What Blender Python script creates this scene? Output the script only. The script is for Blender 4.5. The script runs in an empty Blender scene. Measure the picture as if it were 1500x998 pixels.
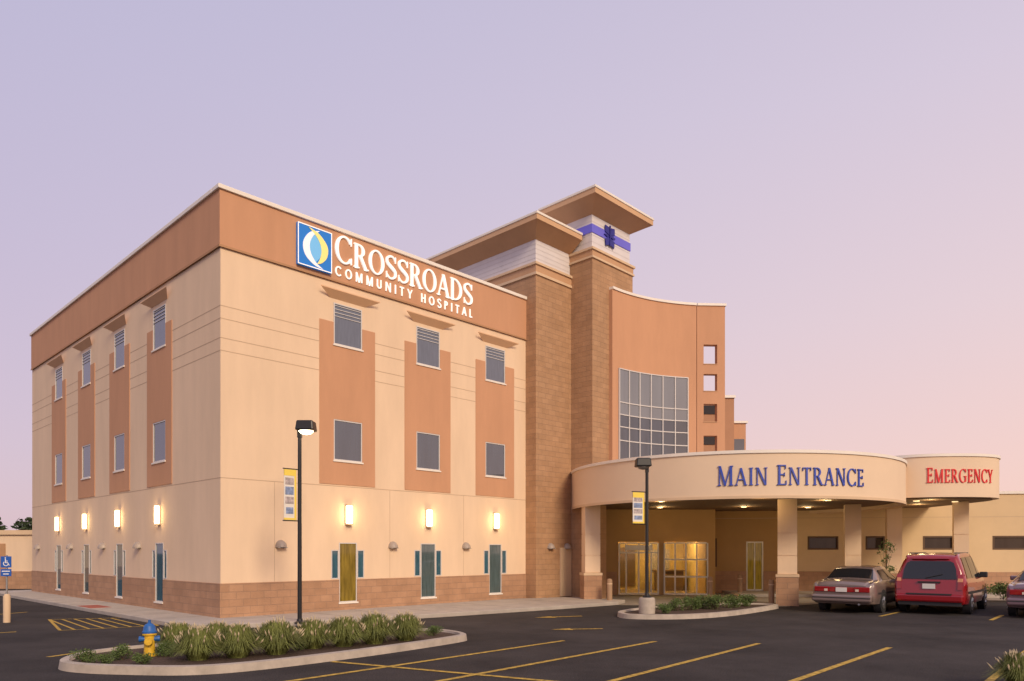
import bpy, bmesh, math, random
from mathutils import Vector
random.seed(7)
R = math.radians
scene = bpy.context.scene
col = scene.collection
F, HZ, EYE = 1068.0, 808.0, 1.9
CX, CY = -7.797, 19.5
ANG = R(46); ca, sa = math.cos(ANG), math.sin(ANG)

def W(u, v, z=0): return Vector((CX+u*ca-v*sa, CY+u*sa+v*ca, z))
def loc_b(p):
    dx, dy = p[0]-CX, p[1]-CY
    return (dx*ca+dy*sa, -dx*sa+dy*ca, p[2])
def uA(px, v=0.0):
    t = (px-750)/F; ox = CX-v*sa; oy = CY+v*ca
    return (t*oy-ox)/(ca-t*sa)
def vB(px):
    t = (px-750)/F
    return (CX-t*CY)/(sa+ca*t)
def gp(px, py):
    Y = EYE*F/(py-HZ); return ((px-750)/F*Y, Y)

# ---------------------------------------------------------------- materials
def nodes(name):
    m = bpy.data.materials.new(name); m.use_nodes = True
    nt = m.node_tree; b = nt.nodes['Principled BSDF']
    return m, nt, b
def mat(name, c, rough=.8, var=.1, vs=1.2, bump=0.0, bs=60, metal=0, ior=1.45, emit=None, es=0, coat=0, streak=False):
    m, nt, b = nodes(name)
    N, L = nt.nodes, nt.links
    tc = N.new('ShaderNodeTexCoord')
    src = tc.outputs['Object']
    if streak:
        mp = N.new('ShaderNodeMapping'); mp.inputs['Scale'].default_value = (1.6, 1.6, .35); L.new(src, mp.inputs['Vector']); s2 = mp.outputs[0]
    else: s2 = src
    n = N.new('ShaderNodeTexNoise'); n.inputs['Scale'].default_value = vs; n.inputs['Detail'].default_value = 8; n.inputs['Roughness'].default_value = .65
    L.new(s2, n.inputs['Vector'])
    r = N.new('ShaderNodeValToRGB'); e = r.color_ramp.elements
    e[0].position = .3; e[1].position = .7
    e[0].color = tuple(max(0, x*(1-var)) for x in c)+(1,); e[1].color = tuple(min(1, x*(1+var)) for x in c)+(1,)
    L.new(n.outputs['Fac'], r.inputs['Fac']); L.new(r.outputs['Color'], b.inputs['Base Color'])
    b.inputs['Roughness'].default_value = rough; b.inputs['Metallic'].default_value = metal; b.inputs['IOR'].default_value = ior
    if coat: b.inputs['Coat Weight'].default_value = coat; b.inputs['Coat Roughness'].default_value = .03
    if bump:
        n2 = N.new('ShaderNodeTexNoise'); n2.inputs['Scale'].default_value = bs; n2.inputs['Detail'].default_value = 4
        L.new(src, n2.inputs['Vector'])
        bp = N.new('ShaderNodeBump'); bp.inputs['Strength'].default_value = bump; bp.inputs['Distance'].default_value = .01
        L.new(n2.outputs['Fac'], bp.inputs['Height']); L.new(bp.outputs[0], b.inputs['Normal'])
    if emit: b.inputs['Emission Color'].default_value = emit+(1,); b.inputs['Emission Strength'].default_value = es
    return m
def brick(name, c1, c2, cm, bw=.4, rh=.2, var=.25):
    m, nt, b = nodes(name); N, L = nt.nodes, nt.links
    tc = N.new('ShaderNodeTexCoord'); sx = N.new('ShaderNodeSeparateXYZ'); L.new(tc.outputs['Object'], sx.inputs[0])
    ad = N.new('ShaderNodeMath'); L.new(sx.outputs[0], ad.inputs[0]); L.new(sx.outputs[1], ad.inputs[1])
    cb = N.new('ShaderNodeCombineXYZ'); L.new(ad.outputs[0], cb.inputs[0]); L.new(sx.outputs[2], cb.inputs[1])
    br = N.new('ShaderNodeTexBrick'); L.new(cb.outputs[0], br.inputs['Vector'])
    br.inputs['Scale'].default_value = 1; br.inputs['Brick Width'].default_value = bw; br.inputs['Row Height'].default_value = rh
    br.inputs['Mortar Size'].default_value = .008; br.inputs['Color1'].default_value = c1+(1,); br.inputs['Color2'].default_value = c2+(1,); br.inputs['Mortar'].default_value = cm+(1,)
    br.inputs['Mortar Smooth'].default_value = .3
    n = N.new('ShaderNodeTexNoise'); n.inputs['Scale'].default_value = 2.2; n.inputs['Detail'].default_value = 8; L.new(tc.outputs['Object'], n.inputs['Vector'])
    rp = N.new('ShaderNodeMapRange'); rp.inputs[1].default_value = .3; rp.inputs[2].default_value = .7; rp.inputs[3].default_value = 1-var; rp.inputs[4].default_value = 1+var*.6
    L.new(n.outputs['Fac'], rp.inputs[0])
    mx = N.new('ShaderNodeVectorMath'); mx.operation = 'SCALE'; L.new(br.outputs['Color'], mx.inputs[0]); L.new(rp.outputs[0], mx.inputs['Scale'])
    L.new(mx.outputs[0], b.inputs['Base Color']); b.inputs['Roughness'].default_value = .9
    n2 = N.new('ShaderNodeTexNoise'); n2.inputs['Scale'].default_value = 30; n2.inputs['Detail'].default_value = 5; L.new(tc.outputs['Object'], n2.inputs['Vector'])
    s = N.new('ShaderNodeMath'); s.operation = 'MULTIPLY_ADD'; s.inputs[1].default_value = -1.0; L.new(br.outputs['Fac'], s.inputs[0]); L.new(n2.outputs['Fac'], s.inputs[2])
    bp = N.new('ShaderNodeBump'); bp.inputs['Strength'].default_value = .5; bp.inputs['Distance'].default_value = .02
    L.new(s.outputs[0], bp.inputs['Height']); L.new(bp.outputs[0], b.inputs['Normal'])
    return m
def glass_pane(name, c, folds=.35, ior=1.9, emit=None, es=0, fs=14.0):
    m, nt, b = nodes(name); N, L = nt.nodes, nt.links
    tc = N.new('ShaderNodeTexCoord'); sx = N.new('ShaderNodeSeparateXYZ'); L.new(tc.outputs['Object'], sx.inputs[0])
    ad = N.new('ShaderNodeMath'); L.new(sx.outputs[0], ad.inputs[0]); L.new(sx.outputs[1], ad.inputs[1])
    cb = N.new('ShaderNodeCombineXYZ'); L.new(ad.outputs[0], cb.inputs[0])
    zz = N.new('ShaderNodeMath'); zz.operation = 'MULTIPLY'; zz.inputs[1].default_value = .12; L.new(sx.outputs[2], zz.inputs[0]); L.new(zz.outputs[0], cb.inputs[2])
    n = N.new('ShaderNodeTexNoise'); n.inputs['Scale'].default_value = fs; n.inputs['Detail'].default_value = 3; L.new(cb.outputs[0], n.inputs['Vector'])
    r = N.new('ShaderNodeValToRGB'); e = r.color_ramp.elements; e[0].position = .32; e[1].position = .68
    e[0].color = tuple(x*(1-folds) for x in c)+(1,); e[1].color = tuple(x*(1+folds) for x in c)+(1,)
    L.new(n.outputs['Fac'], r.inputs[0]); L.new(r.outputs[0], b.inputs['Base Color'])
    b.inputs['Roughness'].default_value = .04; b.inputs['IOR'].default_value = ior
    if emit:
        b.inputs['Emission Strength'].default_value = es
        vm = N.new('ShaderNodeVectorMath'); vm.operation = 'MULTIPLY'; vm.inputs[1].default_value = emit
        L.new(r.outputs[0], vm.inputs[0]); L.new(vm.outputs[0], b.inputs['Emission Color'])
    return m
def clear_glass(name):
    m, nt, b = nodes(name); N, L = nt.nodes, nt.links
    t = N.new('ShaderNodeBsdfTransparent'); t.inputs[0].default_value = (.72, .76, .68, 1)
    g = N.new('ShaderNodeBsdfGlossy'); g.inputs['Roughness'].default_value = .03
    fr = N.new('ShaderNodeFresnel'); fr.inputs[0].default_value = 1.45
    mx = N.new('ShaderNodeMixShader'); L.new(fr.outputs[0], mx.inputs[0]); L.new(t.outputs[0], mx.inputs[1]); L.new(g.outputs[0], mx.inputs[2])
    L.new(mx.outputs[0], N['Material Output'].inputs[0])
    return m

M = {}
M['cream'] = mat('cream_stucco', (.75, .565, .395), .9, .07, .7, .25, 90, streak=True)
M['groove'] = mat('cream_groove', (.52, .38, .26), .9, .05)
M['terra'] = mat('terracotta_stucco', (.55, .295, .170), .9, .07, .8, .25, 90, streak=True)
M['terradark'] = mat('terracotta_underside', (.44, .245, .13), .85, .08)
M['rear'] = mat('rear_wing_stucco', (.43, .225, .13), .9, .07, .8)
M['visor'] = mat('tan_visor', (.74, .47, .28), .7, .05)
M['white'] = mat('white_trim', (.80, .74, .66), .5, .04)
M['brick'] = brick('tower_block', (.445, .262, .145), (.395, .228, .122), (.325, .195, .115), .4, .2, .12)
M['brickbase'] = brick('base_block', (.45, .262, .157), (.39, .222, .13), (.33, .205, .135), .4, .2, .14)
M['trim'] = mat('brown_trim', (.52, .31, .175), .8, .06)
M['fasciatan'] = mat('roof_fascia_tan', (.60, .38, .22), .8, .05)
M['capcream'] = mat('cast_stone_cap', (.64, .47, .31), .85, .08)
M['band'] = mat('translucent_white_panel', (.68, .645, .655), .4, .06)
M['bandline'] = mat('panel_joint', (.56, .52, .52), .5, .03)
M['bluestripe'] = mat('blue_violet_stripe', (.13, .12, .55), .4, .05, emit=(.15, .13, .8), es=.12)
M['bluedark'] = mat('dark_blue_emblem', (.03, .03, .25), .5, .1)
M['frame'] = mat('window_frame_white', (.62, .59, .57), .4, .03)
M['frametan'] = mat('pale_storefront_frame', (.74, .72, .66), .4, .03)
M['louver'] = mat('louver_metal', (.58, .56, .55), .4, .03)
M['paneup'] = glass_pane('curtained_glass', (.095, .112, .15), .14, 2.1)
M['panemid'] = glass_pane('dark_glass', (.045, .06, .085), .15, 2.3, fs=4)
M['paneteal'] = glass_pane('teal_glass', (.04, .11, .15), .18)
M['panelit'] = glass_pane('lit_glass_olive', (.15, .105, .022), .35, 1.5, (1.0, .8, .3), .5)
M['panegrey'] = glass_pane('grey_green_glass', (.08, .115, .12), .2)
M['curtain'] = glass_pane('curtain_wall_sky_reflection', (.16, .17, .185), .1, 2.2, fs=3)  # upper panes: pale sky reflection put into the base colour
M['curtaindark'] = glass_pane('curtain_wall_dark_reflection', (.05, .06, .08), .25, 2.1, fs=3)  # same glass without the sky: dark reflection put into the base colour
M['wingpane'] = glass_pane('wing_dark_glass', (.03, .025, .025), .3, 1.45, fs=3)
M['clear'] = clear_glass('entrance_glass')
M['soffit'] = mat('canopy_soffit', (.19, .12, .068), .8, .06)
M['fascia'] = mat('canopy_fascia', (.75, .58, .415), .85, .04, .5, .2, 90)
M['shadedwall'] = mat('cream_wall_canopy_shade', (.42, .26, .11), .9, .08, .7, .25, 90)  # cream wall with warm lamplight and canopy shade put into its colour
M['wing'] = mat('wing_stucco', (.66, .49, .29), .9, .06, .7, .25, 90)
M['roofing'] = mat('flat_roof_membrane', (.35, .33, .32), .9, .1)
M['sconce'] = mat('sconce_glow', (.9, .8, .6), .4, .02, emit=(1, .76, .40), es=9)
M['sconceframe'] = mat('sconce_bracket', (.55, .45, .33), .4, .03)
M['dome'] = mat('dome_lamp_metal', (.34, .28, .24), .45, .05)
M['black'] = mat('black_painted_steel', (.018, .018, .02), .4, .1)
M['lens'] = mat('lamp_lens_lit', (.9, .85, .7), .4, .02, emit=(1, .80, .5), es=14)
M['lensoff'] = mat('lamp_lens_unlit', (.35, .33, .3), .3, .02)
M['down'] = mat('downlight_lens', (.9, .85, .7), .4, .02, emit=(1, .70, .34), es=1.2)
M['letterwhite'] = mat('white_lit_letter', (.88, .86, .83), .4, .01, emit=(1, .95, .88), es=.45)
M['letterblue'] = mat('blue_letter', (.045, .085, .45), .4, .03)
M['letterred'] = mat('red_letter', (.60, .025, .03), .4, .03, emit=(1, .05, .05), es=.15)
M['logoblue'] = mat('logo_blue', (.015, .16, .52), .4, .02, emit=(.02, .22, .7), es=.25)
M['logolight'] = mat('logo_pale_blue', (.16, .46, .78), .4, .02, emit=(.2, .5, .85), es=.25)
M['logoyellow'] = mat('logo_yellow', (.86, .74, .24), .4, .02, emit=(1, .85, .3), es=.2)
M['logosilver'] = mat('logo_silver', (.80, .82, .85), .4, .02, emit=(.9, .9, 1), es=.25)
M['concrete'] = mat('sidewalk_concrete', (.42, .37, .32), .9, .14, 1.6, .3, 50)
M['kerb'] = mat('kerb_concrete', (.42, .36, .30), .9, .2, 3, .3, 50)
M['mulch'] = mat('mulch', (.075, .046, .032), 1, .6, 30, 1.0, 40)
M['yellowpaint'] = mat('yellow_road_paint', (.45, .29, .05), .85, .6, 11)
M['redpad'] = mat('red_warning_pad', (.34, .09, .06), .8, .15, 6)
M['hydyellow'] = mat('hydrant_yellow', (.68, .42, .03), .45, .2, 12)
M['hydblue'] = mat('hydrant_blue', (.02, .11, .36), .45, .2, 12)
M['blade'] = mat('grass_blade', (.16, .18, .045), .8, .5, 5)
M['plume'] = mat('grass_plume', (.50, .41, .27), .95, .25, 8)
M['leaf'] = mat('shrub_leaf', (.095, .14, .035), .7, .5, 5)
M['leafdark'] = mat('tree_leaf', (.035, .055, .022), .8, .5, 2)
M['bark'] = mat('bark', (.12, .08, .055), .95, .3, 8)
M['bannerwhite'] = mat('banner_white', (.74, .70, .64), .7, .05)
M['banneryellow'] = mat('banner_yellow', (.82, .62, .10), .7, .05)
M['bannerblue'] = mat('banner_blue', (.22, .28, .44), .7, .5, 9)
M['bannerpic'] = mat('banner_picture', (.42, .36, .36), .7, .6, 11)
M['signblue'] = mat('sign_blue', (.02, .10, .42), .4, .03)
M['signwhite'] = mat('sign_white', (.8, .8, .8), .4, .02)
M['steel'] = mat('galvanised_steel', (.4, .4, .4), .4, .08, metal=.8)
M['bollard'] = mat('bollard_paint', (.36, .23, .14), .7, .1)
M['tyre'] = mat('tyre_rubber', (.02, .02, .02), .85, .15, 8)
M['rim'] = mat('alloy_rim', (.45, .45, .46), .3, .05, metal=.9)
M['carglass'] = mat('car_glass', (.015, .016, .018), .03, .05, ior=1.6)
M['tail'] = mat('tail_light_red', (.30, .008, .010), .12, .05, coat=1)
M['amber'] = mat('amber_lens', (.60, .25, .10), .15, .05, coat=1)
M['reverse'] = mat('reverse_lens', (.7, .6, .5), .15, .05, coat=1)
M['plate'] = mat('licence_plate', (.70, .68, .64), .4, .04)
M['plastic'] = mat('black_car_trim', (.03, .03, .032), .55, .08)
M['brownframe'] = mat('brown_window_frame', (.10, .055, .03), .6, .08)
M['deskwood'] = mat('dark_wood', (.14, .08, .04), .5, .2)
M['chrome'] = mat('chrome_trim', (.6, .6, .6), .15, .03, metal=1)
M['paint_tan'] = mat('champagne_car_paint', (.27, .205, .185), .3, .04, metal=.35, coat=1)
M['paint_red'] = mat('red_car_paint', (.27, .005, .009), .25, .04, metal=.0, coat=1)
M['paint_mauve'] = mat('mauve_car_paint', (.22, .145, .17), .3, .04, metal=.35, coat=1)
M['interior'] = mat('lobby_interior', (.56, .40, .17), .8, .25, 1.5)
M['lobbyfloor'] = mat('lobby_floor', (.25, .18, .12), .4, .1)

def asphalt():
    m, nt, b = nodes('asphalt'); N, L = nt.nodes, nt.links
    tc = N.new('ShaderNodeTexCoord')
    n1 = N.new('ShaderNodeTexNoise'); n1.inputs['Scale'].default_value = .35; n1.inputs['Detail'].default_value = 9; n1.inputs['Roughness'].default_value = .7
    n2 = N.new('ShaderNodeTexNoise'); n2.inputs['Scale'].default_value = 45; n2.inputs['Detail'].default_value = 3
    L.new(tc.outputs['Object'], n1.inputs[0]); L.new(tc.outputs['Object'], n2.inputs[0])
    r = N.new('ShaderNodeValToRGB'); e = r.color_ramp.elements; e[0].position = .35; e[1].position = .68
    e[0].color = (.023, .020, .020, 1); e[1].color = (.058, .050, .048, 1)
    L.new(n1.outputs[0], r.inputs[0])
    mr = N.new('ShaderNodeMapRange'); mr.inputs[1].default_value = .35; mr.inputs[2].default_value = .7; mr.inputs[3].default_value = .6; mr.inputs[4].default_value = 1.55
    L.new(n2.outputs[0], mr.inputs[0])
    sc = N.new('ShaderNodeVectorMath'); sc.operation = 'SCALE'; L.new(r.outputs[0], sc.inputs[0]); L.new(mr.outputs[0], sc.inputs['Scale'])
    L.new(sc.outputs[0], b.inputs['Base Color']); b.inputs['Roughness'].default_value = .9; b.inputs['IOR'].default_value = 1.3
    bp = N.new('ShaderNodeBump'); bp.inputs['Strength'].default_value = .5; bp.inputs['Distance'].default_value = .01
    L.new(n2.outputs[0], bp.inputs['Height']); L.new(bp.outputs[0], b.inputs['Normal'])
    return m
M['asphalt'] = asphalt()

# ---------------------------------------------------------------- mesh builder
def catmull(pts, n=6, closed=False):
    out = []; k = len(pts)
    rng = range(k) if closed else range(k-1)
    for i in rng:
        if closed: p = [pts[(i+j-1) % k] for j in range(4)]
        else: p = [pts[min(max(i+j-1, 0), k-1)] for j in range(4)]
        for s in range(n):
            t = s/n
            out.append(tuple(.5*((2*b)+(-a+c)*t+(2*a-5*b+4*c-d)*t*t+(-a+3*b-3*c+d)*t**3) for a, b, c, d in zip(*p)))
    if not closed: out.append(tuple(pts[-1]))
    return out

class MB:
    def __init__(s): s.v = []; s.f = []
    def add(s, vs, fs):
        o = len(s.v); s.v += [tuple(p) for p in vs]; s.f += [tuple(o+i for i in f) for f in fs]; return s
    def box(s, x0, x1, y0, y1, z0, z1):
        return s.add([(x0,y0,z0),(x1,y0,z0),(x1,y1,z0),(x0,y1,z0),(x0,y0,z1),(x1,y0,z1),(x1,y1,z1),(x0,y1,z1)],
                     [(0,3,2,1),(4,5,6,7),(0,1,5,4),(1,2,6,5),(2,3,7,6),(3,0,4,7)])
    def frustum(s, a, b):
        return s.add([(a[0],a[2],a[4]),(a[1],a[2],a[4]),(a[1],a[3],a[4]),(a[0],a[3],a[4]),(b[0],b[2],b[4]),(b[1],b[2],b[4]),(b[1],b[3],b[4]),(b[0],b[3],b[4])],
                     [(0,3,2,1),(4,5,6,7),(0,1,5,4),(1,2,6,5),(2,3,7,6),(3,0,4,7)])
    def prism(s, poly, z0, z1):
        n = len(poly)
        return s.add([(p[0],p[1],z0) for p in poly]+[(p[0],p[1],z1) for p in poly],
                     [tuple(range(n-1,-1,-1)), tuple(range(n,2*n))]+[(i,(i+1)%n,n+(i+1)%n,n+i) for i in range(n)])
    def sheet(s, poly, z):
        n = len(poly); return s.add([(p[0],p[1],z) for p in poly], [tuple(range(n))])
    def strip(s, Lp, Rp, fm, d0, d1):
        n = len(Lp); vs = [fm(*p, d1) for p in Lp]+[fm(*p, d1) for p in Rp]+[fm(*p, d0) for p in Lp]+[fm(*p, d0) for p in Rp]
        fs = []
        for i in range(n-1):
            fs += [(i,i+1,n+i+1,n+i),(2*n+i,3*n+i,3*n+i+1,2*n+i+1),(i,2*n+i,2*n+i+1,i+1),(n+i,n+i+1,3*n+i+1,3*n+i)]
        fs += [(0,n,3*n,2*n),(n-1,3*n-1,4*n-1,2*n-1)]
        return s.add(vs, fs)
    def lathe(s, prof, n=16, cx=0, cy=0, z=0):
        vs = []; fs = []; k = len(prof)
        for r, h in prof:
            for i in range(n):
                a = 2*math.pi*i/n; vs.append((cx+r*math.cos(a), cy+r*math.sin(a), z+h))
        for j in range(k-1):
            for i in range(n): fs.append((j*n+i, j*n+(i+1)%n, (j+1)*n+(i+1)%n, (j+1)*n+i))
        fs.append(tuple(range(n-1,-1,-1))); fs.append(tuple(range((k-1)*n, k*n)))
        return s.add(vs, fs)
    def tube(s, p, q, r0, r1=None, n=10):
        p, q = Vector(p), Vector(q); r1 = r0 if r1 is None else r1
        d = (q-p).normalized(); a = d.orthogonal().normalized(); b = d.cross(a)
        vs = [p+(a*math.cos(2*math.pi*i/n)+b*math.sin(2*math.pi*i/n))*r0 for i in range(n)]+[q+(a*math.cos(2*math.pi*i/n)+b*math.sin(2*math.pi*i/n))*r1 for i in range(n)]
        return s.add(vs, [(i,(i+1)%n,n+(i+1)%n,n+i) for i in range(n)]+[tuple(range(n-1,-1,-1)), tuple(range(n,2*n))])
    def map(s, fn): s.v = [tuple(fn(p)) for p in s.v]; return s
    def build(s, name, m, parent=None, smooth=False, bevel=0):
        me = bpy.data.meshes.new(name); me.from_pydata(s.v, [], s.f)
        bm = bmesh.new(); bm.from_mesh(me); bmesh.ops.recalc_face_normals(bm, faces=bm.faces); bm.to_mesh(me); bm.free()
        me.materials.append(m if not isinstance(m, str) else M[m])
        if smooth:
            for p in me.polygons: p.use_smooth = True
            me.set_sharp_from_angle(angle=R(38))
        o = bpy.data.objects.new(name, me); col.objects.link(o)
        if parent: o.parent = parent
        if bevel:
            b = o.modifiers.new('bevel', 'BEVEL'); b.width = bevel; b.segments = 2; b.limit_method = 'ANGLE'
        return o
def tag(o, label, cat, group=None):
    o['label'] = label; o['category'] = cat
    if group: o['group'] = group
    return o
def thing(name, label, cat, loc=(0,0,0), rz=0, group=None):
    o = bpy.data.objects.new(name, None); col.objects.link(o); o.location = loc; o.rotation_euler = (0,0,rz)
    o.empty_display_size = .2
    return tag(o, label, cat, group)
def struct(o): o['kind'] = 'structure'; return o
def dup(o, loc, rz, label):
    r = o.copy(); col.objects.link(r); r.location = loc; r.rotation_euler = (0,0,rz); r['label'] = label
    for c in list(o.children):
        d = c.copy(); col.objects.link(d); d.parent = r
        for g in list(c.children):
            e = g.copy(); col.objects.link(e); e.parent = d
    return r

# ---------------------------------------------------------------- ground
struct(MB().sheet([(-600,-100),(600,-100),(600,900),(-600,900)], 0).build('ground', 'asphalt'))
walk = [(-1.4,20.5),(-1.4,-.5),(-1.1,-1.3),(-.3,-1.9),(.9,-2.35),(5,-3.1),(9.8,-3.7),(12.6,-3.9),(13.6,-3.5),(13.6,-1.0),(10,.4),(.4,.4),(.4,20.5)]
struct(MB().prism([W(*p)[:2] for p in walk], 0, .12).build('sidewalk', 'concrete', bevel=.015))
jm = MB()
def jl(a, b, w=.012):
    a, b = W(*a), W(*b); d = (b-a).normalized(); n = Vector((-d.y,d.x,0))*w
    jm.add([a+n+Vector((0,0,.1225)), a-n+Vector((0,0,.1225)), b-n+Vector((0,0,.1225)), b+n+Vector((0,0,.1225))], [(0,1,2,3)])
for k in range(9): jl((1.2+k*1.4,-.05),(1.2+k*1.4,-2.25-.12*k))
for k in range(12): jl((-.05,1+k*1.5),(-1.36,1+k*1.5))
struct(jm.build('sidewalk_joint', mat('joint_dark', (.2,.17,.15), .9)))
struct(MB().sheet([(3.0,25.9),(6,25.4),(9.4,25.1),(13,27.8),(20,28.3),(30,27.4),(30,34),(3,34)], .005).build('driveway', mat('driveway_concrete', (.26,.22,.18), .9, .15, 1.5, .3, 50)))
struct(MB().prism([(9.6,30.6),(30,28.6),(30,33),(9.6,33.6)], 0, .12).build('sidewalk', 'concrete', bevel=.015))

def bed(pts, name):
    c = catmull(pts, 8, True); n = len(c)
    def off(w):
        out = []
        for i in range(n):
            a, b = Vector(c[i-1]), Vector(c[(i+1) % n]); d = (b-a).normalized(); out.append((c[i][0]-d.y*w, c[i][1]+d.x*w))
        return out
    area = sum(c[i-1][0]*c[i][1]-c[i][0]*c[i-1][1] for i in range(n))
    sgn = 1 if area > 0 else -1
    rings = [(c,0),(off(.02*sgn),.13),(off(.15*sgn),.135),(off(.17*sgn),.07)]
    vs = []; fs = []
    for ring, z in rings: vs += [(p[0],p[1],z) for p in ring]
    for j in range(3):
        for i in range(n): fs.append((j*n+i, j*n+(i+1)%n, (j+1)*n+(i+1)%n, (j+1)*n+i))
    struct(MB().add(vs, fs).build('kerb', 'kerb', smooth=True))
    inner = off(.165*sgn)
    struct(MB().sheet(inner, .085).build(name, 'mulch'))
bed([(-7.55,12.3),(-7.15,11.6),(-6.1,11.25),(-4.6,11.3),(-3.0,12.75),(-1.25,15.0),(-1.0,15.8),(-1.7,16.7),(-3.3,16.9),(-5.2,15.9),(-7.0,13.9),(-7.55,13.1)], 'planting_bed')
bed([(3.1,20.9),(3.6,20.4),(5.0,20.5),(6.6,21.6),(8.6,23.9),(8.9,24.6),(8.3,25.1),(6.6,24.9),(4.6,23.6),(3.3,22.0)], 'planting_bed')

# painted markings
def line(a, b, w=.055, z=.006):
    a, b = Vector((a[0],a[1],z)), Vector((b[0],b[1],z)); d = (b-a).normalized(); n = Vector((-d.y,d.x,0))*w
    struct(MB().add([a+n,a-n,b-n,b+n], [(0,1,2,3)]).build('parking_line', 'yellowpaint'))
line((3.02,15.37),(-3.2,8.2)); line((5.09,15.03),(-.6,8.2)); line((7.46,14.4),(1.9,8.2)); line((1.1,15.5),(-3.4,10.5)); line((9.9,14.0),(5.0,8.4))
line((-3.1,12.55),(2.1,9.85), z=.0075)
line((13.2,20.1),(14.6,21.7)); line((10.75,21.3),(12.2,22.9)); line((15.9,18.9),(17.0,20.1))
def arrow(c, s, rot):
    pts = [(-1,.09),(.2,.09),(.2,.3),(1,0),(.2,-.3),(.2,-.09),(-1,-.09)]
    q = [(c[0]+s*(p[0]*math.cos(rot)-p[1]*math.sin(rot)), c[1]+s*(p[0]*math.sin(rot)+p[1]*math.cos(rot))) for p in pts]
    struct(MB().sheet(q, .0065).build('direction_arrow', 'yellowpaint'))
arrow(gp(818,904), .75, R(200)); arrow(gp(845,922), .65, R(188))
ha, hb, hc, hd2 = gp(72,908), gp(196,905), gp(232,917), gp(88,924)
for a, b in ((ha,hb),(hc,hd2)): line(a, b, .035, .0065)
for a, b in ((hb,hc),(hd2,ha)): line(a, b, .035, .0085)
for k in range(1, 7):
    t = k/7
    a = (hd2[0]+(hc[0]-hd2[0])*t, hd2[1]+(hc[1]-hd2[1])*t); t2 = max(0, t-.14)
    b = (ha[0]+(hb[0]-ha[0])*t2, ha[1]+(hb[1]-ha[1])*t2); line(a, b, .03, .0075)
line(gp(-40,930), gp(24,926)); line(gp(-60,905), gp(40,897)); line(gp(70,963), gp(190,946))
struct(MB().prism([W(*p)[:2] for p in ((-1.36,6.2),(-.75,6.2),(-.75,7.6),(-1.36,7.6))], .121, .128).build('warning_pad', 'redpad'))

# ---------------------------------------------------------------- hospital building
H = thing('hospital_building', 'three storey cream and terracotta hospital block with brick stair towers and curved glazed wall', 'hospital', (CX,CY,0), ANG)
def fbox(mb, face, a0, a1, d0, d1, z0, z1):
    return mb.box(a0,a1,-d1,-d0,z0,z1) if face == 'A' else mb.box(-d1,-d0,a0,a1,z0,z1)
def fp(face, a, d, z): return (a,-d,z) if face == 'A' else (-d,a,z)
def hwall(mb, face, a0, a1, z0, z1, holes, d=0.0, depth=.13, edges=True):
    hs = []
    for h in holes:
        c = (max(h[0],a0), min(h[1],a1), max(h[2],z0), min(h[3],z1))
        if c[0] < c[1]-1e-6 and c[2] < c[3]-1e-6: hs.append((c, h))
    xs = sorted(set([a0,a1]+[x for c, _ in hs for x in c[:2]])); zs = sorted(set([z0,z1]+[z for c, _ in hs for z in c[2:]]))
    for i in range(len(xs)-1):
        for j in range(len(zs)-1):
            mx, mz = (xs[i]+xs[i+1])/2, (zs[j]+zs[j+1])/2
            if any(c[0] < mx < c[1] and c[2] < mz < c[3] for c, _ in hs): continue
            mb.add([fp(face,xs[i],d,zs[j]),fp(face,xs[i+1],d,zs[j]),fp(face,xs[i+1],d,zs[j+1]),fp(face,xs[i],d,zs[j+1])], [(0,1,2,3)])
    def q(a, b, za, zb, dd):
        mb.add([fp(face,a,d,za),fp(face,b,d,zb),fp(face,b,dd,zb),fp(face,a,dd,za)], [(0,1,2,3)])
    dd = -depth if d == 0 else .0005
    for c, h in hs:
        if c[0] == h[0]: q(c[0],c[0],c[2],c[3],dd)
        if c[1] == h[1]: q(c[1],c[1],c[2],c[3],dd)
        if c[2] == h[2]: q(c[0],c[1],c[2],c[2],dd)
        if c[3] == h[3]: q(c[0],c[1],c[3],c[3],dd)
    if d > 0 and edges:
        q(a0,a0,z0,z1,0); q(a1,a1,z0,z1,0)
        for za in (z0, z1):
            cuts = sorted((c[0],c[1]) for c, h in hs if abs((c[2] if za == z0 else c[3])-za) < 1e-6)
            pos = a0
            for x0, x1 in cuts: q(pos,x0,za,za,0); pos = x1
            q(pos,a1,za,za,0)
UA, VB = 11.98, 19.2
colA = [3.98, 7.14, 10.33]; colB = [4.25, 7.8, 11.4, 15.0]
ZU, ZM, ZG, ZS = (8.16, 9.42), (4.66, 5.9), (.35, 2.17), (1.07, 1.95)
def holes_for(c):
    return [(c-.51,c+.51,*ZU),(c-.51,c+.51,*ZM),(c-.32,c+.32,*ZG),(c-.59,c-.33,*ZS),(c+.33,c+.59,*ZS)]
holA = [h for c in colA for h in holes_for(c)]; holB = [h for c in colB for h in holes_for(c)]
mb = MB(); hwall(mb,'A',0,UA,1.04,10.1,holA); hwall(mb,'A',0,UA,0,1.04,holA); mb.build('wall','cream',H)
mb = MB(); hwall(mb,'B',0,VB,1.04,10.1,holB); hwall(mb,'B',0,VB,0,1.04,holB); mb.build('wall','cream',H)
mb = MB(); mb.box(.16,11.9,.16,19.0,.05,11.35); mb.build('core','roofing',H)
mb = MB(); hwall(mb,'A',-.025,UA,0,1.04,holA,.025); mb.build('brick_base','brickbase',H)
mb = MB(); hwall(mb,'B',0,VB,0,1.04,holB,.025); mb.build('brick_base','brickbase',H)
mb = MB(); mb.box(-.04,UA,-.04,.3,10.1,11.58); mb.build('parapet_band','terra',H)
mb = MB(); mb.box(-.04,.3,.3,VB,10.1,11.58); mb.box(.3,UA,VB-.3,VB,10.1,11.58); mb.build('parapet_band','terra',H)
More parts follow.
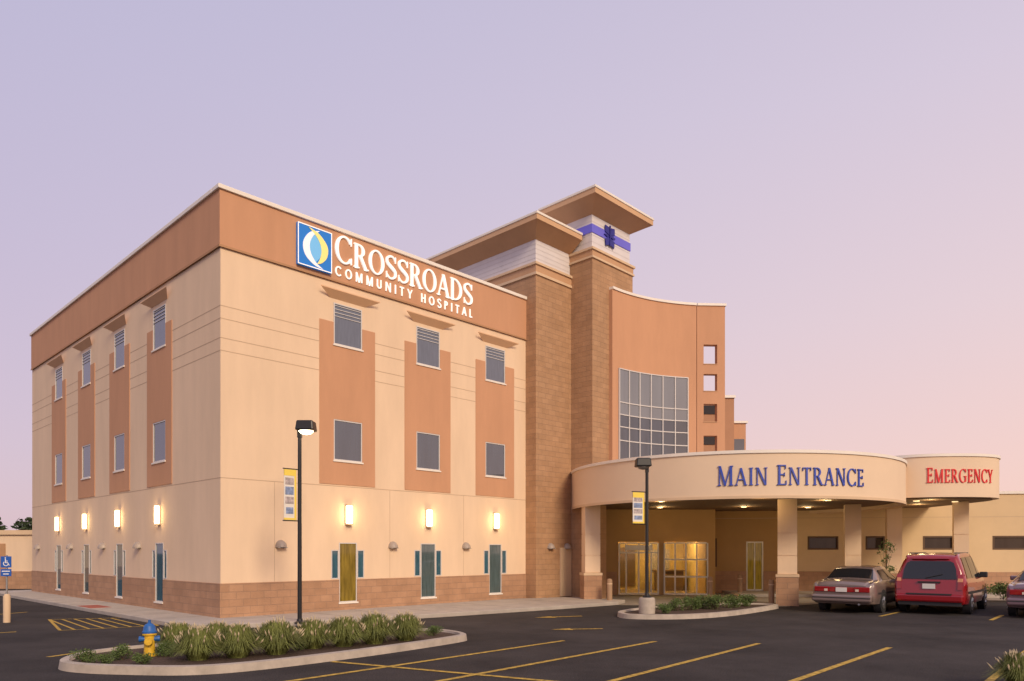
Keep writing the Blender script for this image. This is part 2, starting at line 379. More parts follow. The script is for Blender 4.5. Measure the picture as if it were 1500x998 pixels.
mb = MB(); mb.box(-.06,UA,-.06,-.041,10.04,10.1); mb.box(-.06,-.041,-.041,VB,10.04,10.1); mb.build('band_trim','terradark',H)
mb = MB(); mb.box(-.1,UA-.01,-.1,.35,11.58,11.70); mb.box(-.1,.35,.35,VB+.05,11.58,11.70); mb.build('coping','white',H,bevel=.015)
for face, cols, end in (('A',colA,UA),('B',colB,VB)):
    mb = MB()
    for z in (8.48,8.14,7.62,7.28):
        e = [0]+[x for c in cols for x in (c-1.0,c+1.0)]+[end]
        for i in range(0,len(e),2): fbox(mb,face,e[i],e[i+1],0.0005,.004,z,z+.02)
    fbox(mb,face,0,end,0.0005,.004,3.87,3.89)
    if face == 'A':
        for c in (1.55,5.55,8.75): fbox(mb,'A',c,c+.014,0.0005,.003,1.05,3.86)
    mb.build('wall_groove','groove',H)

def fframe(mb, face, a0, a1, z0, z1, t, d0, d1):
    fbox(mb,face,a0,a0+t,d0,d1,z0,z1); fbox(mb,face,a1-t,a1,d0,d1,z0,z1)
    fbox(mb,face,a0+t,a1-t,d0,d1,z0,z0+t); fbox(mb,face,a0+t,a1-t,d0,d1,z1-t,z1)
def make_window(face, a0, a1, z0, z1, pane, louvers=False, sill=False, low=False):
    fd = .012 if not low else .010
    mb = MB(); fframe(mb,face,a0+.002,a1-.002,z0+.002,z1-.002,.036 if not low else .028,-.08,fd)
    w = mb.build('window','frame',H)
    mb = MB(); fbox(mb,face,a0+.02,a1-.02,-.03,-.012,z0+.02,z1-.02); mb.build('pane',pane,w)
    if louvers:
        for k in range(4):
            z = z1-.085-k*.105
            MB_ = MB(); fbox(MB_,face,a0+.039,a1-.039,-.0115,.008,z-.008,z+.012); MB_.build('louver','louver',w)
    if sill:
        mb = MB(); fbox(mb,face,a0-.03,a1+.03,-.02,.05,z0-.045,z0+.001); mb.build('sill','white',w)
    return w
def bay(face, c, i):
    mb = MB(); hwall(mb,face,c-.99,c+.99,3.93,8.82,[(c-.51,c+.51,*ZU),(c-.51,c+.51,*ZM)],.02); mb.build('window_panel','terra',H)
    make_window(face,c-.51,c+.51,*ZU,'paneup',True,True); make_window(face,c-.51,c+.51,*ZM,'panemid',False,True)
    pn = {('A',0):'panelit',('A',1):'panegrey',('A',2):'panegrey',('B',2):'panegrey'}.get((face,i),'paneteal')
    make_window(face,c-.32,c+.32,*ZG,pn,False,True,True)
    make_window(face,c-.59,c-.33,*ZS,'paneteal',low=True); make_window(face,c+.33,c+.59,*ZS,'paneteal',low=True)
    mb = MB(); o = .20
    P = [fp(face,c-.62,0.001,9.53),fp(face,c+.62,.001,9.53),fp(face,c+1.06,o,9.735),fp(face,c-1.06,o,9.735),
         fp(face,c-.62,0.001,9.56),fp(face,c+.62,.001,9.56),fp(face,c+1.06,o,9.765),fp(face,c-1.06,o,9.765)]
    mb.add(P,[(0,1,2,3),(4,5,6,7),(0,1,5,4),(1,2,6,5),(2,3,7,6),(3,0,4,7)]); mb.build('visor','visor',H)
for i, c in enumerate(colA): bay('A',c,i)
for i, c in enumerate(colB): bay('B',c,i)

# stair towers
def clerestory(x0,x1,y0,y1,z0,z1,par):
    MB().box(x0,x1,y0,y1,z0,z1).build('clerestory_band','band',par)
    mb = MB()
    for k in (.2,.4,.6,.8):
        z = z0+(z1-z0)*k
        mb.add([(x0-.006,y1,z),(x0-.006,y0-.006,z),(x1,y0-.006,z),(x1,y0-.006,z+.014),(x0-.006,y0-.006,z+.014),(x0-.006,y1,z+.014)],[(0,1,4,5),(1,2,3,4)])
    mb.build('panel_joint','bandline',par)
def roof_cap(x0,x1,y0,y1,z0,z1,z2,o,o1,par):
    MB().frustum((x0-.02,x1,y0-.02,y1,z0),(x0-o,x1+o1,y0-o,y1+o,z1)).build('roof_soffit','trim',par)
    MB().box(x0-o-.02,x1+o1+(.02 if o1 else 0),y0-o-.02,y1+o+.02,z1,z2-.06).build('roof_fascia','fasciatan',par)
    MB().box(x0-o-.05,x1+o1+(.05 if o1 else 0),y0-o-.05,y1+o+.05,z2-.06,z2+.03).build('roof_coping','white',par,bevel=.01)
T1 = MB().box(11.985,14.09,-.53,8,0,12.45).build('brick_tower','brick',H)
MB().box(11.985-.05,14.09,-.58,8,12.45,12.55).build('cap_trim','capcream',T1)
MB().box(11.985-.02,14.09,-.55,8,12.55,12.83).build('cap_course','trim',T1)
MB().box(11.985-.08,14.09,-.61,8,12.83,12.93).build('tower_cap','capcream',T1,bevel=.01)
clerestory(12.05,14.09,-.46,7.9,12.93,13.83,T1)
roof_cap(12.05,14.09,-.46,7.9,13.83,14.22,14.47,.62,0,T1)
T2 = MB().box(14.095,15.0,-1.6,.02,0,5.0).box(14.095,16.83,-1.6,.05,5.0,13.4).build('brick_tower','brick',H)
MB().box(14.04,16.88,-1.66,.08,13.4,13.48).build('cap_trim','capcream',T2)
MB().box(14.07,16.85,-1.62,.06,13.48,13.72).build('cap_course','trim',T2)
MB().box(14.02,16.92,-1.68,.1,13.72,13.82).build('tower_cap','capcream',T2,bevel=.01)
clerestory(14.18,16.74,-1.51,-.05,13.82,15.15,T2)
MB().box(14.15,16.77,-1.54,-.02,14.45,14.78).build('stripe','bluestripe',T2)
roof_cap(14.18,16.74,-1.51,-.05,15.15,15.54,15.80,.68,.68,T2)
ue = uA(893,-1.56); mb = MB()
fe = lambda x,y,d: (ue+x*.86,-1.545-d,14.58+y*.88)
k_ = 0
for sx_ in (-1,1):
    for (a, b, c_, e_) in (((.02,.05),(.36,.46),(.10,.42),(.36,.16)),((.02,-.07),(.31,-.46),(.07,-.38),(.34,-.16)),((.05,.0),(.44,.02),(.2,.06),(.2,-.06))):
        mb.strip([(sx_*a[0],a[1]),(sx_*c_[0],c_[1])],[(sx_*e_[0],e_[1]),(sx_*b[0],b[1])],fe,0,.04+.003*k_); k_ += 1
mb.strip([(-.045,-.42),(-.02,.5)],[(.045,-.42),(.02,.5)],fe,0,.07)
mb.build('emblem','bluedark',T2)

# curved wall
RC = 6.75; P0 = (4.02,29.2); h0, h1 = R(46), R(8.4)
CCX, CCY = P0[0]+RC*math.sin(h0), P0[1]-RC*math.cos(h0)
def arcp(h, off=0): return (CCX-(RC-off)*math.sin(h), CCY+(RC-off)*math.cos(h))
def arc_px(px):
    lo, hi = h0, h1
    for _ in range(50):
        m = (lo+hi)/2; p = arcp(m)
        if 750+F*p[0]/p[1] < px: lo = m
        else: hi = m
    return (lo+hi)/2
pts = [arcp(h0+(h1-h0)*k/28) for k in range(29)]
pe = pts[-1]
poly = pts+[(pe[0]+.02,34.2),(W(15.2,.4)[0]+.4,34.2),tuple(W(15.2,-.5)[:2])]
CW = MB().prism(poly,4.9,12.42).map(loc_b).build('curved_wall','terra',H,smooth=True)
cp = [arcp(h0+(h1-h0)*k/28,.05) for k in range(29)]; ci = [arcp(h0+(h1-h0)*k/28,-.3) for k in range(29)]
MB().strip(cp,ci,lambda x,y,d:(x,y,d),12.42,12.52).map(loc_b).build('coping','white',CW,smooth=True)
ha_, hb_ = arc_px(906), arc_px(1007)
zr = [5.0,6.4,6.95,7.45,7.95,9.3]; NC = 6
G = MB()
for k in range(NC+1):
    h = ha_+(hb_-ha_)*k/NC; dh = .02/RC
    G.strip([arcp(h-dh,.07),arcp(h+dh,.07)],[arcp(h-dh,.01),arcp(h+dh,.01)],lambda x,y,d:(x,y,d),5.0,9.3)
hs = [ha_+(hb_-ha_)*k/24 for k in range(25)]
for z in zr[1:]:
    G.strip([arcp(h,.065) for h in hs],[arcp(h,.012) for h in hs],lambda x,y,d:(x,y,d),z-.02,z+.02)
cwf = G.map(loc_b).build('curtain_wall','frame',H)
for j in range(5):
    for k in range(NC):
        a, b = ha_+(hb_-ha_)*k/NC, ha_+(hb_-ha_)*(k+1)/NC
        MB().add([(*arcp(a,.03),zr[j]),(*arcp(b,.03),zr[j]),(*arcp(b,.03),zr[j+1]),(*arcp(a,.03),zr[j+1])],[(0,1,2,3)]).map(loc_b).build('pane','curtain' if j >= 3 else 'curtaindark',cwf)
# fin wall with square openings
def finm(p):
    a = R(3); x, y, z = p
    return loc_b((pe[0]+.025+x*math.cos(a)-y*math.sin(a), pe[1]+.01+x*math.sin(a)+y*math.cos(a), z))
mb = MB(); mb.box(0,.29,0,.30,4.9,12.42); mb.box(.88,1.22,0,.30,4.9,12.42)
zz = [4.9,6.1,6.86,7.46,8.22,8.78,9.5,9.94,10.76,12.42]
for i in range(0,len(zz)-1,2): mb.box(.29,.88,0,.30,zz[i],zz[i+1])
FN = mb.map(finm).build('fin_wall','terra',H)
MB().box(0.02,1.27,-.05,.35,12.42,12.52).map(finm).build('coping','white',FN)
for i in range(0,len(zz)-2,2): MB().box(.28,.89,-.02,-.001,zz[i+1]-.035,zz[i+1]).map(finm).build('opening_trim','trim',FN)
# rear wing
RW = MB().box(6,13.1,43,56,0,10.95).map(loc_b).build('rear_wing','rear',H)
MB().box(13.1,13.95,43.5,56,0,9.55).map(loc_b).build('wall','terra',RW)
MB().box(5.9,13.16,42.9,43.3,10.95,11.1).map(loc_b).build('coping','white',RW)
MB().box(13.16,14.05,43.4,43.9,9.55,9.67).map(loc_b).build('coping','white',RW)
MB().box(13.2,13.85,43.46,43.499,7.6,8.6).map(loc_b).build('window','curtaindark',RW)
for z0, z1 in ((8.2,9.3),(10.0,10.5),(5.6,7.0)): MB().box(11.3,12.5,42.95,42.999,z0,z1).map(loc_b).build('window','wingpane',RW)
# lobby
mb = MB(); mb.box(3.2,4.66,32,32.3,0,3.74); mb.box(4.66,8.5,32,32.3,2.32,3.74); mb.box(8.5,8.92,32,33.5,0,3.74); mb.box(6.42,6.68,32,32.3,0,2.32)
LB = mb.map(loc_b).build('lobby_wall','shadedwall',H)
MB().box(3.2,4.6,31.96,31.999,0,1.0).map(loc_b).build('brick_base','brickbase',LB)
MB().box(4.5,8.95,36.2,36.4,.0,3.7).box(4.3,4.5,32.3,36.4,0,3.7).box(8.5,8.7,33.6,36.2,0,3.7).map(loc_b).build('lobby_room','interior',H)
MB().box(4.5,8.95,32.3,36.2,2.7,2.8).map(loc_b).build('lobby_ceiling','capcream',H)
MB().box(4.5,8.95,32.3,36.2,.0,.02).map(loc_b).build('lobby_floor','lobbyfloor',H)
MB().box(5.3,6.1,36.1,36.19,.2,2.1).map(loc_b).build('lobby_door','deskwood',H)
MB().box(6.9,7.8,36.1,36.19,.9,2.0).map(loc_b).build('lobby_picture','bannerpic',H)
MB().box(6.9,8.2,34.9,35.4,.02,.95).box(6.8,8.3,34.8,35.5,.95,1.02).map(loc_b).build('lobby_desk','deskwood',H)
def store(x0,x1,y0,y1,xs,zs,name):
    d = Vector((x1-x0,y1-y0)); L = d.length; d.normalize()
    fm = lambda p: loc_b((x0+d.x*p[0]-d.y*p[1], y0+d.y*p[0]+d.x*p[1], p[2]))
    mb = MB()
    for x in xs: mb.box(x*L-.03,x*L+.03,-.05,.05,.02,zs[-1])
    for z in zs:
        for a, b in zip(xs[:-1],xs[1:]): mb.box(a*L+.03,b*L-.03,-.045,.045,z-.03,z+.03)
    o = mb.map(fm).build(name,'frametan',H)
    MB().box(xs[0]*L,xs[-1]*L,-.006,.006,.05,zs[-1]).map(fm).build('pane','clear',o)
    return o, fm
eo, efm = store(4.70,6.40,32.0,31.95,[0,.18,.5,.82,1],[.05,1.85,2.27],'entrance_door')
MB().box(.25,1.45,-.06,-.051,1.95,2.17).map(efm).build('transom_panel','frametan',eo)
store(6.68,8.45,31.95,31.5,[0,.25,.5,.75,1],[.05,.8,1.55,2.27],'lobby_window')

# ---------------------------------------------------------------- canopies
DX, DY, DR = 8.65, 29.15, 6.25
E = thing('entrance_canopy','large round drum canopy over the main entrance carried on square columns','canopy',(DX,DY,0))
def ringpts(r, n=128): return [(r*math.cos(2*math.pi*i/n), r*math.sin(2*math.pi*i/n)) for i in range(n)]
def ring_mb(ro, ri, z0, z1, n=128):
    vs = []; fs = []
    for r, z in ((ro,z0),(ro,z1),(ri,z1),(ri,z0)): vs += [(x,y,z) for x, y in ringpts(r,n)]
    for j in range(4):
        for i in range(n): fs.append((j*n+i, j*n+(i+1)%n, ((j+1)%4)*n+(i+1)%n, ((j+1)%4)*n+i))
    return MB().add(vs,fs)
ring_mb(DR,DR-.25,3.62,5.0).build('fascia','fascia',E,smooth=True)
ring_mb(DR+.04,DR-.3,5.0,5.10).build('coping','white',E,smooth=True)
ring_mb(DR+.015,DR-.02,3.57,3.66).build('drip_edge','capcream',E,smooth=True)
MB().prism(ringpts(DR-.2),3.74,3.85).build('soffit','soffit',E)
MB().prism(ringpts(DR-.25),4.7,4.8).build('roof','roofing',E)
def column(par, x, y, w, ztop, zb=1.0, rz=R(8)):
    c, s = math.cos(rz), math.sin(rz); fm = lambda p: (x+p[0]*c-p[1]*s, y+p[0]*s+p[1]*c, p[2])
    mb = MB(); h = w/2; zs = [zb+.1,1.75,2.55,ztop]
    for a, b in zip(zs[:-1],zs[1:]): mb.box(-h,h,-h,h,a+.012,b-.012)
    mb.box(-h+.02,h-.02,-h+.02,h-.02,zb+.05,ztop)
    o = mb.map(fm).build('column','cream',par)
    MB().box(-h-.05,h+.05,-h-.05,h+.05,0,zb).map(fm).build('column_base','brickbase',o)
    MB().box(-h-.07,h+.07,-h-.07,h+.07,zb,zb+.1).map(fm).build('base_cap','capcream',o,bevel=.01)
column(E,2.98-DX,27.55-DY,.58,3.735); column(E,9.72-DX,25.75-DY,.64,3.735,rz=R(-20)); column(E,13.35-DX,28.6-DY,.58,3.735,rz=R(-20))
for x, y in ((-3.2,-2.6),(0,-4.4),(2.6,-3.2),(-2.5,1.2),(.8,.6),(3.6,1.0)):
    MB().lathe([(.11,0),(.11,.03)],16,x,y,3.708).build('downlight','down',E)
# emergency canopy: rounded front
EX, EY = 16.05, 28.5
def sup(a, b, n=56, e=2.5):
    out = []
    for i in range(n+1):
        t = math.pi+math.pi*i/n; c, s = math.cos(t), math.sin(t)
        out.append((a*math.copysign(abs(c)**(2/e),c), b*math.copysign(abs(s)**(2/e),s)))
    return out
lo, hi = 1.0, 4.0
for _ in range(40):
    m_ = (lo+hi)/2
    if max(750+F*(EX+x)/(EY+y) for x, y in sup(m_,2.3)) < 1464: lo = m_
    else: hi = m_
EA = lo; EB = 2.3; EZ0, EZ1 = 3.86, 5.42
G2 = thing('emergency_canopy','smaller curved cream canopy carrying the red emergency lettering','canopy',(EX,EY,0))
def stad(o): return sup(EA+o,EB+o)+[(EA+o,4.0),(-EA-o,4.0)]
MB().prism(stad(0),EZ0,EZ1-.1).build('fascia','fascia',G2,smooth=True)
MB().prism(stad(.04),EZ1-.1,EZ1).build('coping','white',G2,smooth=True)
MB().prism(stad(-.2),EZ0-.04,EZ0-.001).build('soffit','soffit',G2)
column(G2,15.65-EX,29.9-EY,.55,EZ0-.04,rz=R(-20)); column(G2,17.35-EX,28.2-EY,.5,EZ0-.04,rz=R(-25))
for x, y in ((-.8,-1.0),(.9,-.6),(-.2,1.4)): MB().lathe([(.11,0),(.11,.03)],16,x,y,EZ0-.072).build('downlight','down',G2)

# low wing behind the cars
LA = R(-8); LO = (8.93,33.45)
LW = thing('low_wing','single storey cream wing with narrow high windows behind the parked cars','building',(LO[0],LO[1],0),LA)
def wing_u(px):
    t = (px-750)/F; c, s = math.cos(LA), math.sin(LA)
    return (t*LO[1]-LO[0])/(c-t*s)
wh = []
for a, b in ((1183,1228),(1268,1296),(1352,1397),(1454,1506)): wh.append((wing_u(a),wing_u(b),1.98,2.58))
dh_ = (wing_u(1093),wing_u(1118),.12,2.35)
us = wing_u(1150)
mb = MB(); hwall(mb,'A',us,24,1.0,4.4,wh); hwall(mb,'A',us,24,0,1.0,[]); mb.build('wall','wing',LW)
mb = MB(); hwall(mb,'A',0,us,1.0,4.4,[dh_]); hwall(mb,'A',0,us,0,1.0,[dh_]); mb.build('wall','shadedwall',LW)  # stretch by the entrance has the canopy's shade painted into its colour
mb = MB(); hwall(mb,'A',0,24,0,1.0,[dh_],.05); mb.build('brick_base','brickbase',LW)
MB().box(0,24,.22,12,0,4.2).build('core','roofing',LW); MB().box(0,24,-.06,.3,4.4,4.52).build('coping','white',LW)
MB().box(0,24,-.004,0,3.4,3.42).build('wall_groove','groove',LW)
for a0,a1,z0,z1 in wh:
    mb = MB(); fframe(mb,'A',a0,a1,z0,z1,.07,-.1,.012); w = mb.build('window','brownframe',LW)
    mb = MB(); fbox(mb,'A',a0+.04,a1-.04,-.09,-.07,z0+.04,z1-.04); mb.build('pane','wingpane',w)
mb = MB(); fframe(mb,'A',dh_[0],dh_[1],dh_[2],dh_[3],.06,-.12,.01); fbox(mb,'A',(dh_[0]+dh_[1])/2-.025,(dh_[0]+dh_[1])/2+.025,-.1,-.02,.18,2.29); w = mb.build('door','frametan',LW)
mb = MB(); fbox(mb,'A',dh_[0]+.05,dh_[1]-.05,-.09,-.08,.17,2.3); mb.build('pane','panelit',w)
MB().box(wing_u(1040),wing_u(1050),-.05,-.001,1.2,2.5).build('wall_panel','brownframe',LW)

# low building far left
LB2 = thing('low_building','low cream outbuilding with brick base beyond the left end of the hospital','building',(-30,37,0))
MB().box(-12,9,0,10,.9,2.75).build('wall','cream',LB2); MB().box(-12.04,9.04,-.05,10.05,0,.9).build('brick_base','brickbase',LB2)
MB().box(-12.1,9.1,-.12,10.1,2.75,2.98).build('roof_fascia','capcream',LB2)
MB().box(3.2,4.3,-.03,-.001,.95,2.3).build('door','terradark',LB2)

# ---------------------------------------------------------------- letters
def glyph(ch, T, t, sf):
    S = []
    def V(x,w,y0=0,y1=1): S.append(([(x-w/2,y0),(x-w/2,y1)],[(x+w/2,y0),(x+w/2,y1)]))
    def Hh(x0,x1,y,w): S.append(([(x0,y+w/2),(x1,y+w/2)],[(x0,y-w/2),(x1,y-w/2)]))
    def D(x0,y0,x1,y1,w): S.append(([(x0-w/2,y0),(x1-w/2,y1)],[(x0+w/2,y0),(x1+w/2,y1)]))
    def A(cx,cy,rx,ry,a0,a1,n=22):
        Lp, Rp = [], []
        for i in range(n+1):
            a = R(a0+(a1-a0)*i/n); w = t+(T-t)*abs(math.cos(a))**1.3
            Lp.append((cx+rx*math.cos(a),cy+ry*math.sin(a))); Rp.append((cx+(rx-w)*math.cos(a),cy+(ry-w)*math.sin(a)))
        S.append((Lp,Rp))
    def sr(x,y,w):
        if sf: Hh(x-w/2,x+w/2,.022 if y == 0 else .978,.044)
    sw = .13
    if ch == 'I': V(.16,T); sr(.16,0,T+sw); sr(.16,1,T+sw); w = .32
    elif ch == 'H': V(.15,T); V(.62,T); Hh(.15,.62,.5,t); w = .78
    elif ch == 'L': V(.14,T); Hh(.14,.50,t/2,t); w = .54
    elif ch == 'T':
        V(.33,T); Hh(.03,.63,1-t/2,t); w = .66; sr(.33,0,T+sw)
        if sf: V(.05,.04,.8,1); V(.61,.04,.8,1)
    elif ch == 'E':
        V(.15,T); Hh(.15,.52,1-t/2,t); Hh(.15,.46,.52,t); Hh(.15,.55,t/2,t); w = .60
        if sf: V(.51,.04,.8,1); V(.55,.04,0,.22); V(.45,.035,.42,.62); sr(.12,0,.2); sr(.12,1,.2)
    elif ch == 'M':
        V(.13,t); V(.80,T); D(.15,1,.46,.0,T); D(.46,0,.77,1,t); w = .94; sr(.12,0,.2); sr(.80,0,T+sw); sr(.13,1,.16); sr(.82,1,.2)
    elif ch == 'N':
        V(.13,t); V(.70,t); D(.16,1,.67,0,T); w = .83; sr(.13,0,.2); sr(.11,1,.18); sr(.70,1,.2)
    elif ch == 'U':
        V(.14,T,.3,1); V(.60,t,.3,1); A(.37,.31,.23+T/2,.31,180,360); w = .76
    elif ch == 'Y':
        V(.38,T,0,.46); D(.38,.42,.08,1,T); D(.38,.42,.68,1,t); w = .76; sr(.38,0,T+sw); sr(.1,1,.22); sr(.67,1,.18)
    elif ch == 'A':
        D(.08,0,.38,1,t); D(.68,0,.38,1,T); Hh(.2,.58,.33,t); w = .78; sr(.08,0,.2); sr(.68,0,T+.1)
    elif ch in 'COG':
        w = .86
        if ch == 'O': A(.43,.5,.42,.52,0,180); A(.43,.5,.42,.52,180,360)
        else:
            A(.45,.5,.43,.52,42 if ch == 'C' else 45,318 if ch == 'C' else 315,30); w = .82
            if ch == 'C' and sf: V(.76,.04,.72,1.0); V(.76,.04,.02,.26)
            if ch == 'G':
                V(.72,T,.06,.46); Hh(.54,.82,.46,.044 if sf else t); w = .86
                if sf: V(.74,.04,.74,1.0)
    elif ch == 'D':
        V(.15,T); A(.28,.5,.50,.5,-90,90,26); Hh(.15,.29,1-t/2,t); Hh(.15,.29,t/2,t); w = .82; sr(.12,0,.2); sr(.12,1,.2)
    elif ch in 'PR':
        V(.15,T); A(.30,.74,.26+T*.15,.26,-90,90,18); Hh(.15,.31,1-t/2,t); Hh(.15,.31,.48+t/2,t); w = .64; sr(.15,0,T+sw); sr(.12,1,.2)
        if ch == 'R': D(.64,0,.36,.5,T); w = .74; sr(.67,0,.22)
    elif ch == 'S':
        c = catmull([(.56,.80),(.44,.955),(.27,.965),(.11,.86),(.11,.69),(.24,.57),(.42,.46),(.56,.33),(.55,.15),(.40,.035),(.23,.035),(.07,.19)],4)
        n = len(c); Lp, Rp = [], []
        for i, p in enumerate(c):
            a, b = c[max(i-1,0)], c[min(i+1,n-1)]; d = Vector((b[0]-a[0],b[1]-a[1])).normalized()
            f = math.sin(math.pi*i/(n-1)); w_ = t+(T-t)*f**2
            Lp.append((p[0]-d.y*w_/2,p[1]+d.x*w_/2)); Rp.append((p[0]+d.y*w_/2,p[1]-d.x*w_/2))
        S.append((Lp,Rp)); w = .64
        if sf: V(.57,.04,.72,.99); V(.07,.04,.01,.28)
    else: w = .35
    return S, w
def write(text, T, t, sf, fm, scale_y, gap, depth, m, root, total, caps=1.0):
    gs = []; first = True
    for ch in text:
        S, w = glyph(ch,T,t,sf); k = caps if (first and ch != ' ') else 1.0
        gs.append((ch,S,w,k)); first = ch == ' '
    wid = sum((w*k if ch != ' ' else .38)+gap for ch, S, w, k in gs)-gap
    sx = total/wid
    x = 0
    for ch, S, w, k in gs:
        if ch == ' ': x += .38+gap; continue
        mb = MB()
        for i, (Lp,Rp) in enumerate(S):
            mb.strip([((x+p[0]*k)*sx,p[1]*scale_y*k) for p in Lp],[((x+p[0]*k)*sx,p[1]*scale_y*k) for p in Rp],fm,.01,depth+.002*i)
        mb.build('letter',m,root); x += w*k+gap
SG = thing('hospital_sign','lit white CROSSROADS COMMUNITY HOSPITAL letters with blue swirl logo on the terracotta parapet','sign',tuple(W(2.2,-.05,10.1)),ANG)
def fs1(ox,oz): return lambda x,y,d: (ox+x-2.2, .01-d, oz+y-10.1)
write('CROSSROADS',.155,.055,True,fs1(3.46,10.66),.74,.05,.06,'letterwhite',SG,uA(690)-3.46,1.10)
write('COMMUNITY HOSPITAL',.165,.14,False,fs1(3.48,10.23),.29,.42,.04,'letterwhite',SG,uA(690)-3.48)
lg = MB().box(0,1.12,-.10,-.0,.1,1.3).build('logo_panel','logoblue',SG)
fl = lambda x,y,d: (x*1.12,-.10-d,.1+y*1.2)
mb = MB(); b_ = .02
for q in (([(0,0),(0,1)],[(b_,0),(b_,1)]),([(1-b_,0),(1-b_,1)],[(1,0),(1,1)]),([(b_,0),(1-b_,0)],[(b_,b_),(1-b_,b_)]),([(b_,1-b_),(1-b_,1-b_)],[(b_,1),(1-b_,1)])): mb.strip(*q,fl,0,.012)
mb.build('logo_border','letterwhite',lg)
def shape(a, b, m, d, name): mb = MB(); mb.strip(catmull(a,8),catmull(b,8),fl,0,d); mb.build(name,m,lg)
shape([(.5,.86),(.36,.70),(.31,.5),(.36,.30),(.5,.14)],[(.5,.86),(.64,.70),(.69,.5),(.64,.30),(.5,.14)],'logolight',.006,'logo_lens')
shape([(.64,.95),(.34,.84),(.15,.56),(.20,.27),(.46,.08),(.74,.03)],[(.64,.95),(.44,.78),(.34,.56),(.37,.34),(.52,.15),(.74,.03)],'logosilver',.014,'logo_crescent')
shape([(.30,.96),(.62,.86),(.86,.62),(.85,.36),(.70,.18),(.55,.12)],[(.30,.96),(.54,.78),(.66,.60),(.68,.42),(.63,.25),(.55,.12)],'logoyellow',.018,'logo_crescent')

def circ_ang(px, cx, cy, r):
    t = (px-750)/F; a = 1+t*t; b = -2*(t*cx+cy); c = cx*cx+cy*cy-r*r
    Y = (-b-math.sqrt(max(0,b*b-4*a*c)))/(2*a); return math.atan2(Y-cy,t*Y-cx)
MS = thing('entrance_sign','blue MAIN ENTRANCE letters standing off the round canopy fascia','sign',(DX,DY,0))
a0m, a1m = circ_ang(1051,DX,DY,DR), circ_ang(1264,DX,DY,DR)
write('MAIN ENTRANCE',.125,.058,True,lambda x,y,d: ((DR+d)*math.cos(a0m+x/DR), (DR+d)*math.sin(a0m+x/DR), 3.99+y),.55,.11,.04,'letterblue',MS,(a1m-a0m)*DR,1.14)
ES = thing('emergency_sign','red EMERGENCY letters on the smaller canopy fascia','sign',(EX,EY,0))
ec = sup(EA,EB,400); cum = [0.0]
for p, q in zip(ec[:-1],ec[1:]): cum.append(cum[-1]+math.hypot(q[0]-p[0],q[1]-p[1]))
epx = [750+F*(EX+p[0])/(EY+p[1]) for p in ec]
ipk = max(range(len(ec)), key=lambda i: epx[i])
i0 = min(range(ipk), key=lambda i: abs(epx[i]-1357)); i1 = min(range(i0,ipk+1), key=lambda i: abs(epx[i]-1453))
def emap(x, y, d):
    s = cum[i0]+x; i = i0
    while i < len(cum)-2 and cum[i+1] < s: i += 1
    f = (s-cum[i])/(cum[i+1]-cum[i]); p, q = ec[i], ec[i+1]
    t = Vector((q[0]-p[0],q[1]-p[1])).normalized()
    return (p[0]+(q[0]-p[0])*f+t.y*d, p[1]+(q[1]-p[1])*f-t.x*d, 4.38+y)
write('EMERGENCY',.13,.06,True,emap,.48,.11,.035,'letterred',ES,cum[i1]-cum[i0],1.12)

# ---------------------------------------------------------------- wall lamps
def plight(name, loc, e, c, r=.15):
    l = bpy.data.lights.new(name,'POINT'); l.energy = e; l.color = c; l.shadow_soft_size = r
    o = bpy.data.objects.new(name,l); o.location = loc; col.objects.link(o)
warm = (1,.68,.32)
def sconce(face, c, label, first):
    p = W(c,-.0,2.72) if face == 'A' else W(0,c,2.72)
    rz = ANG if face == 'A' else ANG-R(90)
    plight('sconce_light', tuple(W(c,-.32,3.02) if face == 'A' else W(-.32,c,3.02)), 9, warm, .12)
    if first is None:
        s = thing('wall_sconce',label,'wall lamp',tuple(p),rz,'lit sconces along the ground floor')
        MB().box(-.09,.09,-.13,-.04,.03,.58).build('glass_shade','sconce',s,bevel=.02)
        MB().box(-.11,.11,-.04,0,0,.61).box(-.10,.10,-.14,-.04,-.01,.03).box(-.10,.10,-.14,-.04,.58,.62).build('bracket','sconceframe',s)
        return s
    dup(first,tuple(p),rz,label); return first
sc = None
for i, c in enumerate(colA):
    sc = sconce('A',c,['glowing wall sconce over the olive lit window on the sign side','glowing wall sconce over the middle ground floor window of the sign side','glowing wall sconce on the sign side, the one nearest the brick towers'][i],sc)
for i, c in enumerate(colB):
    sc = sconce('B',c,['glowing wall sconce on the shaded left side, nearest the building corner','glowing wall sconce on the left side, second from the building corner','glowing wall sconce on the left side, third from the building corner','glowing wall sconce on the left side, farthest from the corner'][i],sc)
dm = None
dl = [('A',uA(411),0,'small dome wall lamp between the building corner and the olive lit window'),('A',uA(575),0,'small dome wall lamp right of the olive lit window'),('A',uA(682),0,'small dome wall lamp between the middle and last windows of the sign side'),
      ('A',uA(806,-.53),-.53,'small dome wall lamp on the brick tower, left one of its pair'),('A',uA(830,-.53),-.53,'small dome wall lamp on the brick tower, right one of its pair'),
      ('B',vB(204),0,'small dome wall lamp on the left side, nearest the corner'),('B',vB(152),0,'small dome wall lamp on the left side, second from the corner'),('B',vB(105),0,'small dome wall lamp on the left side, third from the corner'),('B',vB(57),0,'small dome wall lamp at the far left end of the building')]
